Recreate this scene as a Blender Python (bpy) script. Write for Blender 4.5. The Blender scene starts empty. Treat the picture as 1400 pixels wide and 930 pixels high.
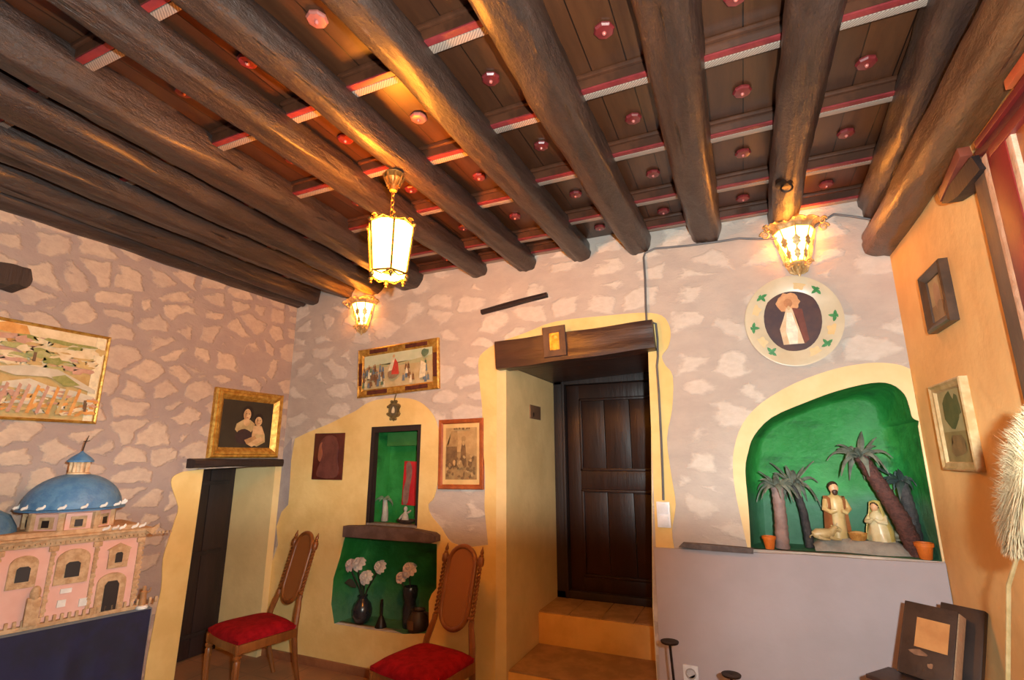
import bpy, bmesh, math, random
from mathutils import Vector, Matrix, noise, Euler
random.seed(7)
PI = math.pi
C = bpy.context.scene.collection

# ------------------------------------------------------------------ camera
W, H, FPX = 1400, 930, 694.0
YAW, TILT, ROLL = math.radians(23.96), math.radians(12.97), math.radians(0.09)
CAM = Vector((0, -3.5, 1.62))
fwd = Vector((-math.sin(YAW)*math.cos(TILT), math.cos(YAW)*math.cos(TILT), math.sin(TILT)))
right = Vector((math.cos(YAW), math.sin(YAW), 0))
up = right.cross(fwd)
r_ = right*math.cos(ROLL) - up*math.sin(ROLL); u_ = up*math.cos(ROLL) + right*math.sin(ROLL)
cd = bpy.data.cameras.new('camera'); cam = bpy.data.objects.new('camera', cd); C.objects.link(cam)
cam.matrix_world = Matrix(((r_.x, u_.x, -fwd.x, CAM.x), (r_.y, u_.y, -fwd.y, CAM.y), (r_.z, u_.z, -fwd.z, CAM.z), (0, 0, 0, 1)))
cd.sensor_fit = 'HORIZONTAL'; cd.sensor_width = 36.0; cd.lens = FPX/W*36.0; cd.clip_start = 0.02
bpy.context.scene.camera = cam

def at(px, py, axis=1, val=0.0):
    """point of the place seen at a pixel, on the plane axis = val"""
    d = r_*((px-W/2)/FPX) - u_*((py-H/2)/FPX) + fwd
    return CAM + d*((val-CAM[axis])/d[axis])
def smooth_open(pts, n=4):
    out = []; L = len(pts)
    for i in range(L-1):
        p0, p1, p2, p3 = (Vector(pts[min(max(i+j-1, 0), L-1)]) for j in range(4))
        for k in range(n):
            t = k/n; v = .5*((2*p1)+(p2-p0)*t+(2*p0-5*p1+4*p2-p3)*t*t+(3*p1-p0-3*p2+p3)*t**3); out.append((v.x, v.y))
    return out+[tuple(pts[-1])]
def wall(pts, Y=0.0):
    return [(p.x, p.z) for p in (at(x, y, 1, Y) for x, y in pts)]

XL, XR = -3.85, 0.905
ZC = 3.23

# ------------------------------------------------------------------ materials
def lin(c):
    return tuple(((v/255)/12.92 if v/255 <= .04045 else ((v/255+.055)/1.055)**2.4) for v in c) + (1,)
class NT:
    def __init__(s, name):
        s.m = bpy.data.materials.new(name); s.m.use_nodes = True
        s.t = s.m.node_tree; s.b = s.t.nodes['Principled BSDF']
    def n(s, typ, **kw):
        nd = s.t.nodes.new(typ)
        for k, v in kw.items():
            if k in nd.inputs.keys() if isinstance(k, str) else False: nd.inputs[k].default_value = v
            else: setattr(nd, k, v)
        return nd
    def l(s, a, b): s.t.links.new(a, b)
    def math(s, op, a, b=None, clamp=False):
        nd = s.t.nodes.new('ShaderNodeMath'); nd.operation = op; nd.use_clamp = clamp
        for i, v in enumerate((a, b)):
            if v is None: continue
            if isinstance(v, (int, float)): nd.inputs[i].default_value = v
            else: s.l(v, nd.inputs[i])
        return nd.outputs[0]
    def mix(s, f, a, b, blend='MIX'):
        nd = s.t.nodes.new('ShaderNodeMix'); nd.data_type = 'RGBA'; nd.blend_type = blend
        if isinstance(f, (int, float)): nd.inputs[0].default_value = f
        else: s.l(f, nd.inputs[0])
        for i, v in ((6, a), (7, b)):
            if isinstance(v, tuple): nd.inputs[i].default_value = v
            else: s.l(v, nd.inputs[i])
        return nd.outputs[2]
    def ramp(s, x, lo, hi):
        if isinstance(lo, (int, float)) and isinstance(hi, (int, float)) and lo > hi: return s.math('SUBTRACT', 1.0, s.ramp(x, hi, lo))
        nd = s.t.nodes.new('ShaderNodeMapRange'); nd.interpolation_type = 'SMOOTHSTEP'
        s.l(x, nd.inputs[0])
        for i, v in ((1, lo), (2, hi)):
            if isinstance(v, (int, float)): nd.inputs[i].default_value = v
            else: s.l(v, nd.inputs[i])
        return nd.outputs[0]
    def coords(s, scale=(1, 1, 1), kind='Object'):
        tc = s.t.nodes.new('ShaderNodeTexCoord'); mp = s.t.nodes.new('ShaderNodeMapping')
        mp.inputs['Scale'].default_value = scale; s.l(tc.outputs[kind], mp.inputs[0]); return mp.outputs[0]
    def noise(s, vec, scale, detail=4, rough=.6, out='Fac'):
        nd = s.t.nodes.new('ShaderNodeTexNoise'); nd.inputs['Scale'].default_value = scale
        nd.inputs['Detail'].default_value = detail; nd.inputs['Roughness'].default_value = rough
        s.l(vec, nd.inputs['Vector']); return nd.outputs[out]
    def bump(s, h, strength, dist=.02):
        nd = s.t.nodes.new('ShaderNodeBump'); nd.inputs['Strength'].default_value = strength; nd.inputs['Distance'].default_value = dist
        s.l(h, nd.inputs['Height']); s.l(nd.outputs[0], s.b.inputs['Normal'])
MATS = {}
def mat(name, c1, c2=None, scale=6, rough=.6, metal=0, stretch=(1, 1, 1), bump=0, bscale=None, lo=.35, hi=.65, spec=.5, coat=0, emit=None, es=0, sheen=0, bdist=.01):
    if name in MATS: return MATS[name]
    k = NT(name); b = k.b
    b.inputs['Roughness'].default_value = rough; b.inputs['Metallic'].default_value = metal
    b.inputs['Specular IOR Level'].default_value = spec; b.inputs['Coat Weight'].default_value = coat
    b.inputs['Coat Roughness'].default_value = .25; b.inputs['Sheen Weight'].default_value = sheen
    vec = k.coords(stretch)
    if c2:
        k.l(k.mix(k.ramp(k.noise(vec, scale), lo, hi), lin(c1), lin(c2)), b.inputs['Base Color'])
    else:
        f = k.noise(vec, scale)
        k.l(k.mix(k.ramp(f, .3, .7), lin(tuple(v*.92 for v in c1)), lin(tuple(min(255, v*1.05) for v in c1))), b.inputs['Base Color'])
    if bump: k.bump(k.noise(vec, bscale or scale*2), bump, bdist)
    if emit: b.inputs['Emission Color'].default_value = lin(emit); b.inputs['Emission Strength'].default_value = es
    MATS[name] = k.m; return k.m

def stone_mat(name, mortar, mortar2, stone, stone2, scale, stretch, t0, t1, keep, soft, bumps):
    k = NT(name); vec = k.coords(stretch)
    nz = k.noise(vec, 3.2, 3, .55, 'Color')
    vm = k.t.nodes.new('ShaderNodeVectorMath'); vm.operation = 'MULTIPLY_ADD'
    k.l(nz, vm.inputs[0]); vm.inputs[1].default_value = (.16,)*3; k.l(vec, vm.inputs[2])
    nz2 = k.noise(vec, 11, 3, .6, 'Color')
    vm2 = k.t.nodes.new('ShaderNodeVectorMath'); vm2.operation = 'MULTIPLY_ADD'
    k.l(nz2, vm2.inputs[0]); vm2.inputs[1].default_value = (.06,)*3; k.l(vm.outputs[0], vm2.inputs[2])
    def vor(feat):
        v = k.t.nodes.new('ShaderNodeTexVoronoi'); v.feature = feat; v.inputs['Scale'].default_value = scale; v.inputs['Randomness'].default_value = .82
        k.l(vm2.outputs[0], v.inputs['Vector']); return v
    ve, vf = vor('DISTANCE_TO_EDGE'), vor('F1')
    sep = k.t.nodes.new('ShaderNodeSeparateColor'); k.l(vf.outputs['Color'], sep.inputs[0])
    th = k.math('ADD', k.math('MULTIPLY', sep.outputs[0], t1-t0), t0)
    # a few cells are buried under the mortar
    drop = k.math('GREATER_THAN', sep.outputs[1], keep)
    th = k.math('ADD', th, k.math('MULTIPLY', drop, 2.0))
    fine = k.noise(vec, 26, 4, .65)
    e = k.math('ADD', ve.outputs['Distance'], k.math('MULTIPLY', k.math('SUBTRACT', fine, .5), .16))
    m = k.ramp(e, th, k.math('ADD', th, soft))
    cs = k.mix(k.ramp(k.noise(vec, 17, 5), .3, .7), lin(stone), lin(stone2))
    cs = k.mix(k.math('MULTIPLY', sep.outputs[2], .38), cs, lin(mortar2))
    cm = k.mix(k.ramp(k.noise(vec, 5, 5), .3, .7), lin(mortar), lin(mortar2))
    k.l(k.mix(m, cm, cs), k.b.inputs['Base Color']); k.b.inputs['Roughness'].default_value = .88
    k.b.inputs['Specular IOR Level'].default_value = .25
    h = k.math('ADD', k.math('MULTIPLY', m, .55), k.math('MULTIPLY', k.noise(vec, 9, 6), .8))
    k.bump(h, bumps, .03); return k.m

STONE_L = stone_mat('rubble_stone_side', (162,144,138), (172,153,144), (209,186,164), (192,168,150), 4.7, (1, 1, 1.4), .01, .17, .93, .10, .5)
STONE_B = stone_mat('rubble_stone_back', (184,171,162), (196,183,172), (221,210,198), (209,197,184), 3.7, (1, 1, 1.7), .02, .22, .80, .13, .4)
PLASTER = mat('yellow_plaster', (240,210,142), (230,196,126), 3, .85, bump=.35, bscale=7, bdist=.02, spec=.2)
REVEAL = mat('reveal_plaster', (238,214,158), (226,202,146), 2.5, .85, bump=.35, bscale=6, bdist=.02, spec=.2)
ORANGE = mat('peach_plaster', (240,196,132), (229,182,120), 2.2, .8, bump=.3, bscale=6, bdist=.02, spec=.25)
LILAC = mat('lilac_grey_plaster', (188,178,182), (180,170,173), 2, .85, bump=.2, bscale=5, bdist=.02, spec=.2)
GREYP = mat('grey_plaster', (172,163,162), (160,150,150), 5, .9, bump=.4, bscale=9, bdist=.02, spec=.2)
def green_mat():
    k = NT('green_paint'); vec = k.coords()
    f = k.ramp(k.noise(vec, 4.5, 6, .65), .35, .68)
    c = k.mix(f, lin((30,122,48)), lin((52,148,70)))
    c = k.mix(k.ramp(k.noise(k.coords((.6, 1, 2.2)), 4, 4), .55, .75), c, lin((20,88,40)))
    # the painted lower horizon of the crib scene
    sx = k.t.nodes.new('ShaderNodeSeparateXYZ'); k.l(k.coords(), sx.inputs[0])
    z = k.math('ADD', sx.outputs[2], k.math('MULTIPLY', k.noise(vec, 6, 3), .12))
    c2 = k.mix(k.ramp(k.noise(vec, 7), .3, .7), lin((92,134,112)), lin((70,116,92)))
    big = k.math('MULTIPLY', k.ramp(z, 1.50, 1.38), k.ramp(sx.outputs[0], -.5, -.3))
    low = k.math('MULTIPLY', k.ramp(z, .78, .42), k.ramp(sx.outputs[0], -.5, -.7))
    k.l(k.mix(k.math('MULTIPLY', k.math('MAXIMUM', big, low), .75), c, c2), k.b.inputs['Base Color'])
    k.b.inputs['Roughness'].default_value = .6
    k.bump(k.noise(vec, 9, 6), .5, .03); return k.m
GREEN = green_mat()
def wood(name, c1, c2, axis, rough=.45, coat=.2, bump=.5, grain=14, spec=.5, spots=None):
    st = [1, 1, 1]; st[axis] = .12
    k = NT(name); vec = k.coords(tuple(st))
    f = k.noise(vec, grain, 6, .7)
    c = k.mix(k.ramp(f, .3, .7), lin(c1), lin(c2))
    big = k.noise(k.coords(), 2.3, 4)
    c = k.mix(k.ramp(big, .45, .72), c, lin(spots or c1))
    k.l(c, k.b.inputs['Base Color']); k.b.inputs['Roughness'].default_value = rough
    k.b.inputs['Coat Weight'].default_value = coat; k.b.inputs['Coat Roughness'].default_value = .3
    k.b.inputs['Specular IOR Level'].default_value = spec
    k.bump(k.math('ADD', f, k.math('MULTIPLY', k.noise(vec, grain*3, 4), .4)), bump, .015); return k.m
def beam_mat(name, c1, c2, c3, dust):
    k = NT(name); lng = k.coords((1, .14, 1)); o = k.coords()
    f = k.noise(lng, 11, 8, .75); big = k.noise(k.coords((1, .35, 1)), 3.2, 6, .7)
    c = k.mix(k.ramp(f, .32, .68), lin(c1), lin(c2)); c = k.mix(k.ramp(big, .48, .70), c, lin(c3))
    crack = k.ramp(k.noise(k.coords((1.3, .07, 1.3)), 19, 5, .6), .36, .30); c = k.mix(k.math('MULTIPLY', crack, .8), c, lin((22,13,9)))
    worn = k.math('MULTIPLY', k.ramp(k.noise(k.coords((1, .3, 1)), 14, 8, .8), .60, .74), k.ramp(k.noise(o, 2.1, 4), .5, .68))
    c = k.mix(k.math('MULTIPLY', worn, .55), c, lin(dust))
    k.l(c, k.b.inputs['Base Color']); k.l(k.math('ADD', k.math('MULTIPLY', f, .3), .26), k.b.inputs['Roughness'])
    k.b.inputs['Coat Weight'].default_value = .3; k.b.inputs['Coat Roughness'].default_value = .28
    h = k.math('ADD', k.math('MULTIPLY', f, .6), k.math('MULTIPLY', big, 1.6)); h = k.math('SUBTRACT', h, k.math('MULTIPLY', crack, .5))
    h = k.math('ADD', h, k.math('MULTIPLY', k.noise(k.coords((1, .5, 1)), 24, 6, .7), .5))
    k.bump(h, .9, .022); return k.m
BEAM = beam_mat('beam_wood', (44,32,28), (64,48,42), (40,31,29), (130,116,110))
BEAMR = beam_mat('beam_wood_pale', (80,52,32), (112,74,44), (66,46,34), (140,112,86))
def plank_mat():
    k = NT('ceiling_planks'); o = k.coords()
    sx = k.t.nodes.new('ShaderNodeSeparateXYZ'); k.l(o, sx.inputs[0])
    u = k.math('MULTIPLY', sx.outputs[0], 1/.148)
    cell = k.math('FLOOR', u); fr = k.math('FRACT', u)
    wn = k.t.nodes.new('ShaderNodeTexWhiteNoise'); wn.noise_dimensions = '1D'; k.l(cell, wn.inputs['W'])
    g = k.noise(k.coords((1, .1, 1)), 16, 6, .7)
    c = k.mix(k.ramp(g, .3, .7), lin((66,37,22)), lin((86,51,30)))
    c = k.mix(k.math('MULTIPLY', wn.outputs['Value'], .55), c, lin((52,31,22)))
    gap = k.math('LESS_THAN', fr, .035)
    k.l(k.mix(gap, c, lin((26,14,9))), k.b.inputs['Base Color'])
    k.b.inputs['Roughness'].default_value = .36; k.b.inputs['Coat Weight'].default_value = .25; k.b.inputs['Coat Roughness'].default_value = .2
    k.bump(k.math('SUBTRACT', k.math('MULTIPLY', g, .25), gap), .4, .01); return k.m
PLANK = plank_mat()
DOORW = wood('door_wood', (38,19,13), (54,28,19), 2, .42, .1, .25, 10, spec=.35)
DARKW = wood('dark_plank_wood', (34,24,24), (50,34,32), 2, .6, .05, .5, 10)
LINTELW = wood('lintel_wood', (48,29,24), (74,47,38), 0, .42, .25, .6, 9)
CHAIRW = wood('chair_wood', (112,62,24), (150,90,40), 2, .4, .25, .3, 12)
ALTARW = wood('altar_brown_wood', (86,62,46), (110,82,62), 2, .6, .05, .4, 10)
RED = mat('altar_red_paint', (138,40,34), (112,28,26), 5, .45, bump=.2)
CREAMEDGE = mat('altar_cream_edge', (222,180,150), (204,160,128), 20, .7, bump=.5)
FLOORM = None
def floor_mat():
    k = NT('terracotta_floor')
    br = k.t.nodes.new('ShaderNodeTexBrick'); k.l(k.coords(), br.inputs['Vector'])
    br.inputs['Scale'].default_value = 1.0; br.inputs['Brick Width'].default_value = .33; br.inputs['Row Height'].default_value = .33
    br.offset = 0; br.inputs['Mortar Size'].default_value = .006
    br.inputs['Color1'].default_value = lin((176,128,92)); br.inputs['Color2'].default_value = lin((160,114,82)); br.inputs['Mortar'].default_value = lin((128,98,76))
    c = k.mix(k.ramp(k.noise(k.coords(), 6, 5), .3, .7), br.outputs['Color'], lin((150,112,84)))
    k.l(c, k.b.inputs['Base Color']); k.b.inputs['Roughness'].default_value = .55; return k.m
FLOORM = floor_mat()
GOLD = mat('gilt_frame', (214,170,84), (178,126,48), 30, .38, .55, bump=.3)
BRASS = mat('aged_brass', (176,138,78), (120,84,40), 24, .4, .75, bump=.3)
DULLGOLD = mat('dull_brass', (138,120,78), (104,88,54), 30, .5, .5, bump=.4)
IRON = mat('iron', (62,48,40), (44,34,30), 20, .5, .7, bump=.3)
ROSEM = mat('rosette_red', (132,46,46), (112,36,38), 12, .3, coat=.5)
ROSEP = mat('rosette_pink', (176,104,92), (160,90,78), 12, .35, coat=.4)
REDSTRIPE = mat('batten_red', (140,50,52), (118,38,42), 15, .45)
def zig_mat():
    k = NT('batten_cream'); o = k.coords()
    wv = k.t.nodes.new('ShaderNodeTexWave'); wv.wave_type = 'BANDS'; wv.bands_direction = 'DIAGONAL'; wv.inputs['Scale'].default_value = 48
    wv.inputs['Distortion'].default_value = 1.5; k.l(o, wv.inputs['Vector'])
    k.l(k.mix(k.ramp(wv.outputs['Fac'], .55, .8), lin((166,148,134)), lin((118,102,94))), k.b.inputs['Base Color']); return k.m
ZIG = zig_mat()
BATW = mat('batten_brown', (84,48,30), (64,36,22), 12, .45)
LAMP = mat('lit_lantern_glass', (255,240,215), None, 5, .3, emit=(255,150,44), es=142)
LAMPS = mat('lit_sconce_glass', (255,240,215), None, 5, .3, emit=(255,152,50), es=44)
WHITE = mat('white_plastic', (236,236,240), None, 8, .4)
CABLE = mat('grey_cable', (96,94,96), None, 8, .5)

# ------------------------------------------------------------------ mesh helpers
class MB:
    def __init__(s): s.b = bmesh.new(); s.mi = 0
    def _f(s, fs):
        for f in fs: f.material_index = s.mi
    def box(s, c, d, rot=None, bev=0):
        c = Vector(c); vs = []
        for sx in (-.5, .5):
            for sy in (-.5, .5):
                for sz in (-.5, .5):
                    v = Vector((sx*d[0], sy*d[1], sz*d[2]))
                    if rot: v = rot @ v
                    vs.append(s.b.verts.new(c+v))
        q = [(0,1,3,2),(4,6,7,5),(0,4,5,1),(2,3,7,6),(0,2,6,4),(1,5,7,3)]
        fs = [s.b.faces.new([vs[i] for i in f]) for f in q]
        s._f(fs)
        if bev:
            es = list({e for f in fs for e in f.edges})
            r = bmesh.ops.bevel(s.b, geom=es, offset=bev, segments=2, affect='EDGES', profile=.6)
            s._f(r['faces'])
        return s
    def prism(s, pts, w0, w1, M=None, bev=0):
        """polygon pts (u,v) in XZ, extruded along Y from w0 to w1"""
        M = M or Matrix()
        a = [s.b.verts.new(M @ Vector((p[0], w0, p[1]))) for p in pts]
        b = [s.b.verts.new(M @ Vector((p[0], w1, p[1]))) for p in pts]
        n = len(pts); fs = [s.b.faces.new(a), s.b.faces.new(b[::-1])]
        for i in range(n): fs.append(s.b.faces.new((a[i], b[i], b[(i+1) % n], a[(i+1) % n])))
        s._f(fs)
        if bev:
            es = list(fs[0].edges)
            r = bmesh.ops.bevel(s.b, geom=es, offset=bev, segments=2, affect='EDGES'); s._f(r['faces'])
        return s
    def tube(s, path, rad, seg=10, cap=True, closed=False):
        path = [Vector(p) for p in path]; n = len(path)
        if not hasattr(rad, '__len__'): rad = [rad]*n
        rings = []; ref = None
        for i, p in enumerate(path):
            if closed: t = path[(i+1) % n]-path[i-1]
            else: t = path[min(i+1, n-1)]-path[max(i-1, 0)]
            t = t.normalized() if t.length > 1e-9 else Vector((0, 0, 1))
            if ref is None:
                ref = Vector((0, 0, 1)) if abs(t.z) < .9 else Vector((1, 0, 0))
            x = (ref - t*ref.dot(t)).normalized(); y = t.cross(x); ref = x
            rings.append([s.b.verts.new(p+(x*math.cos(a)+y*math.sin(a))*rad[i]) for a in (2*PI*k/seg for k in range(seg))])
        fs = []
        for i in range(n if closed else n-1):
            A, B = rings[i], rings[(i+1) % n]
            for k in range(seg): fs.append(s.b.faces.new((A[k], A[(k+1) % seg], B[(k+1) % seg], B[k])))
        if cap and not closed:
            fs.append(s.b.faces.new(rings[0][::-1])); fs.append(s.b.faces.new(rings[-1]))
        s._f(fs); return s
    def lathe(s, prof, c=(0, 0, 0), seg=24, rot=None, sx=1, sy=1, ang=0):
        c = Vector(c); rings = []
        for r, z in prof:
            ring = []
            for k in range(seg):
                a = 2*PI*k/seg+ang
                v = Vector((max(r, .0004)*math.cos(a)*sx, max(r, .0004)*math.sin(a)*sy, z))
                if rot: v = rot @ v
                ring.append(s.b.verts.new(c+v))
            rings.append(ring)
        fs = []
        for A, B in zip(rings, rings[1:]):
            for k in range(seg): fs.append(s.b.faces.new((A[k], A[(k+1) % seg], B[(k+1) % seg], B[k])))
        fs.append(s.b.faces.new(rings[0][::-1])); fs.append(s.b.faces.new(rings[-1]))
        s._f(fs); return s
    def ball(s, c, r, seg=14, sc=(1, 1, 1), rot=None):
        pr = [(math.sin(PI*i/10), -math.cos(PI*i/10)) for i in range(11)]
        c = Vector(c); rings = []
        for rr, z in pr:
            ring = []
            for k in range(seg):
                a = 2*PI*k/seg; v = Vector((max(rr, .002)*math.cos(a)*sc[0], max(rr, .002)*math.sin(a)*sc[1], z*sc[2]))*r
                if rot: v = rot @ v
                ring.append(s.b.verts.new(c+v))
            rings.append(ring)
        fs = []
        for A, B in zip(rings, rings[1:]):
            for k in range(seg): fs.append(s.b.faces.new((A[k], A[(k+1) % seg], B[(k+1) % seg], B[k])))
        fs.append(s.b.faces.new(rings[0][::-1])); fs.append(s.b.faces.new(rings[-1])); s._f(fs); return s
    def sheet(s, grid, thick=0):
        vs = [[s.b.verts.new(Vector(p)) for p in row] for row in grid]; fs = []
        for A, B in zip(vs, vs[1:]):
            for i in range(len(A)-1): fs.append(s.b.faces.new((A[i], A[i+1], B[i+1], B[i])))
        s._f(fs)
        if thick:
            bmesh.ops.recalc_face_normals(s.b, faces=fs)
            r = bmesh.ops.solidify(s.b, geom=fs, thickness=thick)
            s._f([g for g in r['geom'] if isinstance(g, bmesh.types.BMFace)])
        return s
    def build(s, name, mats, parent=None, smooth=True, ang=40):
        bmesh.ops.recalc_face_normals(s.b, faces=s.b.faces[:])
        me = bpy.data.meshes.new(name); s.b.to_mesh(me); s.b.free()
        for m in (mats if isinstance(mats, (list, tuple)) else [mats]): me.materials.append(m)
        if smooth:
            me.polygons.foreach_set('use_smooth', [True]*len(me.polygons))
            me.set_sharp_from_angle(angle=math.radians(ang))
        o = bpy.data.objects.new(name, me); C.objects.link(o)
        if parent: o.parent = parent
        return o
def tag(o, label=None, cat=None, group=None, kind=None):
    if label: o['label'] = label
    if cat: o['category'] = cat
    if group: o['group'] = group
    if kind: o['kind'] = kind
    return o
def thing(name, label, cat, loc=(0, 0, 0), rz=0, group=None, rot=None):
    o = bpy.data.objects.new(name, None); C.objects.link(o); o.location = loc
    o.rotation_euler = rot if rot else (0, 0, rz); o.empty_display_size = .05
    return tag(o, label, cat, group)
def struct(o): o['kind'] = 'structure'; return o
def dup(root, loc, rot, label, group=None):
    r = root.copy(); C.objects.link(r); r.location = loc; r.rotation_euler = rot; r['label'] = label
    if group: r['group'] = group
    for ch in list(root.children):
        c = ch.copy(); C.objects.link(c); c.parent = r
        for g in ch.children:
            d = g.copy(); C.objects.link(d); d.parent = c
    return r
def smoothpoly(pts, n=4):
    out = []; L = len(pts)
    for i in range(L):
        p0, p1, p2, p3 = (Vector(pts[(i+j-1) % L]) for j in range(4))
        for k in range(n):
            t = k/n
            v = .5*((2*p1)+(p2-p0)*t+(2*p0-5*p1+4*p2-p3)*t*t+(3*p1-p0-3*p2+p3)*t**3)
            out.append((v.x, v.y))
    return out
def flat_with_holes(name, outer, holes, depth, M, mats):
    """a slab of constant thickness filled from an outline with holes (XZ), front at Y=0 growing to +Y"""
    cu = bpy.data.curves.new(name, 'CURVE'); cu.dimensions = '2D'; cu.fill_mode = 'BOTH'; cu.extrude = depth/2
    for poly in [outer]+holes:
        sp = cu.splines.new('POLY'); sp.points.add(len(poly)-1); sp.use_cyclic_u = True
        for q, p in zip(sp.points, poly): q.co = (p[0], p[1], 0, 1)
    o = bpy.data.objects.new(name, cu); C.objects.link(o)
    me = bpy.data.meshes.new_from_object(o.evaluated_get(bpy.context.evaluated_depsgraph_get()))
    bpy.data.objects.remove(o); bpy.data.curves.remove(cu)
    # (x,y,z) -> (x, z+depth/2, y)
    me.transform(M @ Matrix(((1,0,0,0),(0,0,1,depth/2),(0,1,0,0),(0,0,0,1))))
    me.materials.clear()
    for m in mats: me.materials.append(m)
    bm = bmesh.new(); bm.from_mesh(me); bmesh.ops.remove_doubles(bm, verts=bm.verts[:], dist=1e-5)
    bmesh.ops.recalc_face_normals(bm, faces=bm.faces[:]); bm.to_mesh(me); bm.free()
    me.name = name; ob = bpy.data.objects.new(name, me); C.objects.link(ob); return ob

# ------------------------------------------------------------------ outlines traced on the back wall (metres, X,Z)
door_hole = [(-1.60, 0.0), (-1.605, 2.30), (-.528, 2.36), (-.52, 2.2), (-.60, .70), (-.60, 0.0)]
n1_hole = [(-2.86, 1.075), (-2.855, 1.868), (-2.355, 1.878), (-2.357, 1.085)]
n2_hole = wall([(472,733),(560,739),(598,744),(598,775),(597.5,804),(591,812),(587,822),(587,866),(551,867),(500,860),(457,853),(453,826),(456,791),(465,762)])
n3_px = [(1026.5,752),(1026,740),(1023.5,696),(1019,644),(1023,618),(1031,596),(1055,571),(1100,551),(1145,534.6),(1191,524),(1218,525.5),(1236,539),(1243,557),(1247,571),(1256,576)]
n3_hole = wall(smooth_open(n3_px, 3)) + [(.893, 1.78), (.893, 1.085)]

# back wall
wb = flat_with_holes('wall_back', [(XL-.3, -.05), (XR+.3, -.05), (XR+.3, ZC+.15), (XL-.3, ZC+.15)], [], .001, Matrix(), [STONE_B]) if False else \
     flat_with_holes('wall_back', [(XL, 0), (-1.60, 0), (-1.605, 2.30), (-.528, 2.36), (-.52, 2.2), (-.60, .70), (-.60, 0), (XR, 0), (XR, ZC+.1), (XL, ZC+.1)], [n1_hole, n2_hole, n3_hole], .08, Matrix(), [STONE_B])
struct(wb)

def niche(name, outline, depth, mats, shrink=.94, rows=4, label=None):
    n = len(outline); cx = sum(p[0] for p in outline)/n; cz = sum(p[1] for p in outline)/n; zmin = min(p[1] for p in outline)
    m = MB(); rings = []
    for i in range(rows+1):
        t = i/rows*PI/2*.97; k = 1-(1-shrink)*(1-math.cos(t))
        rings.append([m.b.verts.new((cx+(p[0]-cx)*k, .001+depth*math.sin(t), max(zmin, cz+(p[1]-cz)*(k if p[1] > cz else 1)))) for p in outline])
    for A, B in zip(rings, rings[1:]):
        for j in range(n): m.b.faces.new((A[j], A[(j+1) % n], B[(j+1) % n], B[j]))
    m.b.faces.new(rings[-1])
    bmesh.ops.triangulate(m.b, faces=[f for f in m.b.faces if len(f.verts) > 4])
    o = m.build(name, mats, wb, ang=55); o['label'] = label; return o
niche('niche_lining', n3_hole, .34, GREEN, .78, 9, 'large green-painted arched niche of the crib scene')
niche('niche_lining', n2_hole, .28, GREEN, .88, 7, 'low green-painted niche holding the vases')
niche('niche_lining', n1_hole, .26, GREEN, .97, 3, 'tall green-painted niche in a dark wooden frame')

# door recess: reveals, ceiling, and steps
m = MB()
DY = 1.22
m.prism([(-1.68, -.0), (-1.596, 0), (-1.601, 2.303), (-1.68, 2.303)], -.0085, DY); m.prism([(-.604, 0), (-.5, 0), (-.45, 2.36), (-.532, 2.36), (-.524, 2.2), (-.604, .7)], .001, DY)
rv = m.build('door_reveal', REVEAL, wb, smooth=False)
m = MB(); m.prism([(-1.62, 2.305), (-1.62, 2.40), (-.5, 2.46), (-.5, 2.365)], .06, DY)
m.build('lintel_soffit', LINTELW, wb, smooth=False)
m = MB(); m.box((-1.1, .30, .10), (.995, .57, .20), bev=.012); o = m.build('door_step', [mat('step_plaster', (236,190,112), (222,172,96), 4, .85, bump=.4, spec=.2)], wb, ang=30)
m = MB(); m.box((-1.1, .91, .21), (.995, .63, .42), bev=.012); o = m.build('door_step', [MATS['step_plaster']], wb, ang=30)
m = MB()
for i in range(4): m.box((-1.1+(-.375+.25*i), .915, .424), (.245, .6, .012), bev=.003)
m.build('step_tile', mat('step_tile', (176,140,100), (150,118,84), 8, .6), wb)
m = MB(); m.box((-1.1, .30, .204), (.98, .56, .012), bev=.003)
m.build('step_tile', MATS['step_tile'], wb)

# yellow plaster surrounds, raised a few millimetres over the stones
def plaster(name, px, holes, mats, t=.008, M=None):
    o = flat_with_holes(name, px, holes, t, M or Matrix.Translation((0, -t, 0)), mats); o['kind'] = 'structure'; return o
B_out = wall(smooth_open([(668,745),(665,715),(663,690),(664,650),(660,600),(660,560),(656,520),(655,492),(665,479),(684,468),(720,455),(760,440),(830,432),(880,428),(905,432),(915,445),(917,460),(913,476),(905,487),(910,500),(920,515),(919,560),(912,600),(918,650),(924,690),(919,725),(922,750)], 3)+[(890,750)])
left_part = wall(smooth_open([(404,600),(425,590),(450,580),(470,570),(487,562),(500,553),(516,547),(545,544),(568,547),(585,558),(597,577),(602,610),(600,650),(594,680),(586,690),(590,705),(604,722),(618,742),(645,748)], 3))
surround = [(XL, 0.0)] + [(XL, .72)] + wall([(381,745),(379,720),(386,700),(395,690),(397,665),(399,630)]) + left_part + B_out[:-1]
inner = [(-.56, 1.05), (-.535, 2.2), (-.53, 2.36), (-1.605, 2.30), (-1.60, 0.0)]
surround = surround + inner
plaster('trim_5', [(XL+.003, 1.69)]+wall([(399,600),(399,630),(397,665),(395,690),(386,700),(381,720)])+[(XL+.003, .80)], [], [GREYP], .004)
plaster('trim_1', surround, [n1_hole, n2_hole], [PLASTER])
n3_out = wall(smooth_open([(1022,749),(1012,705),(1005,670),(1002,640),(1004,612),(1015,580),(1040,552),(1085,525),(1140,505),(1185,497),(1215,497),(1232,500)], 3)) + [(.903, 2.10)] 
n3_in = n3_hole[::-1]
plaster('trim_2', n3_out + [(.903, 1.09), (.893, 1.085)] + n3_hole[::-1][1:-1] + [(n3_hole[0][0], 1.086)], [], [mat('cream_plaster', (243,216,166), (234,204,150), 3, .85, bump=.3, bscale=7, bdist=.02, spec=.2)])

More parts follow.
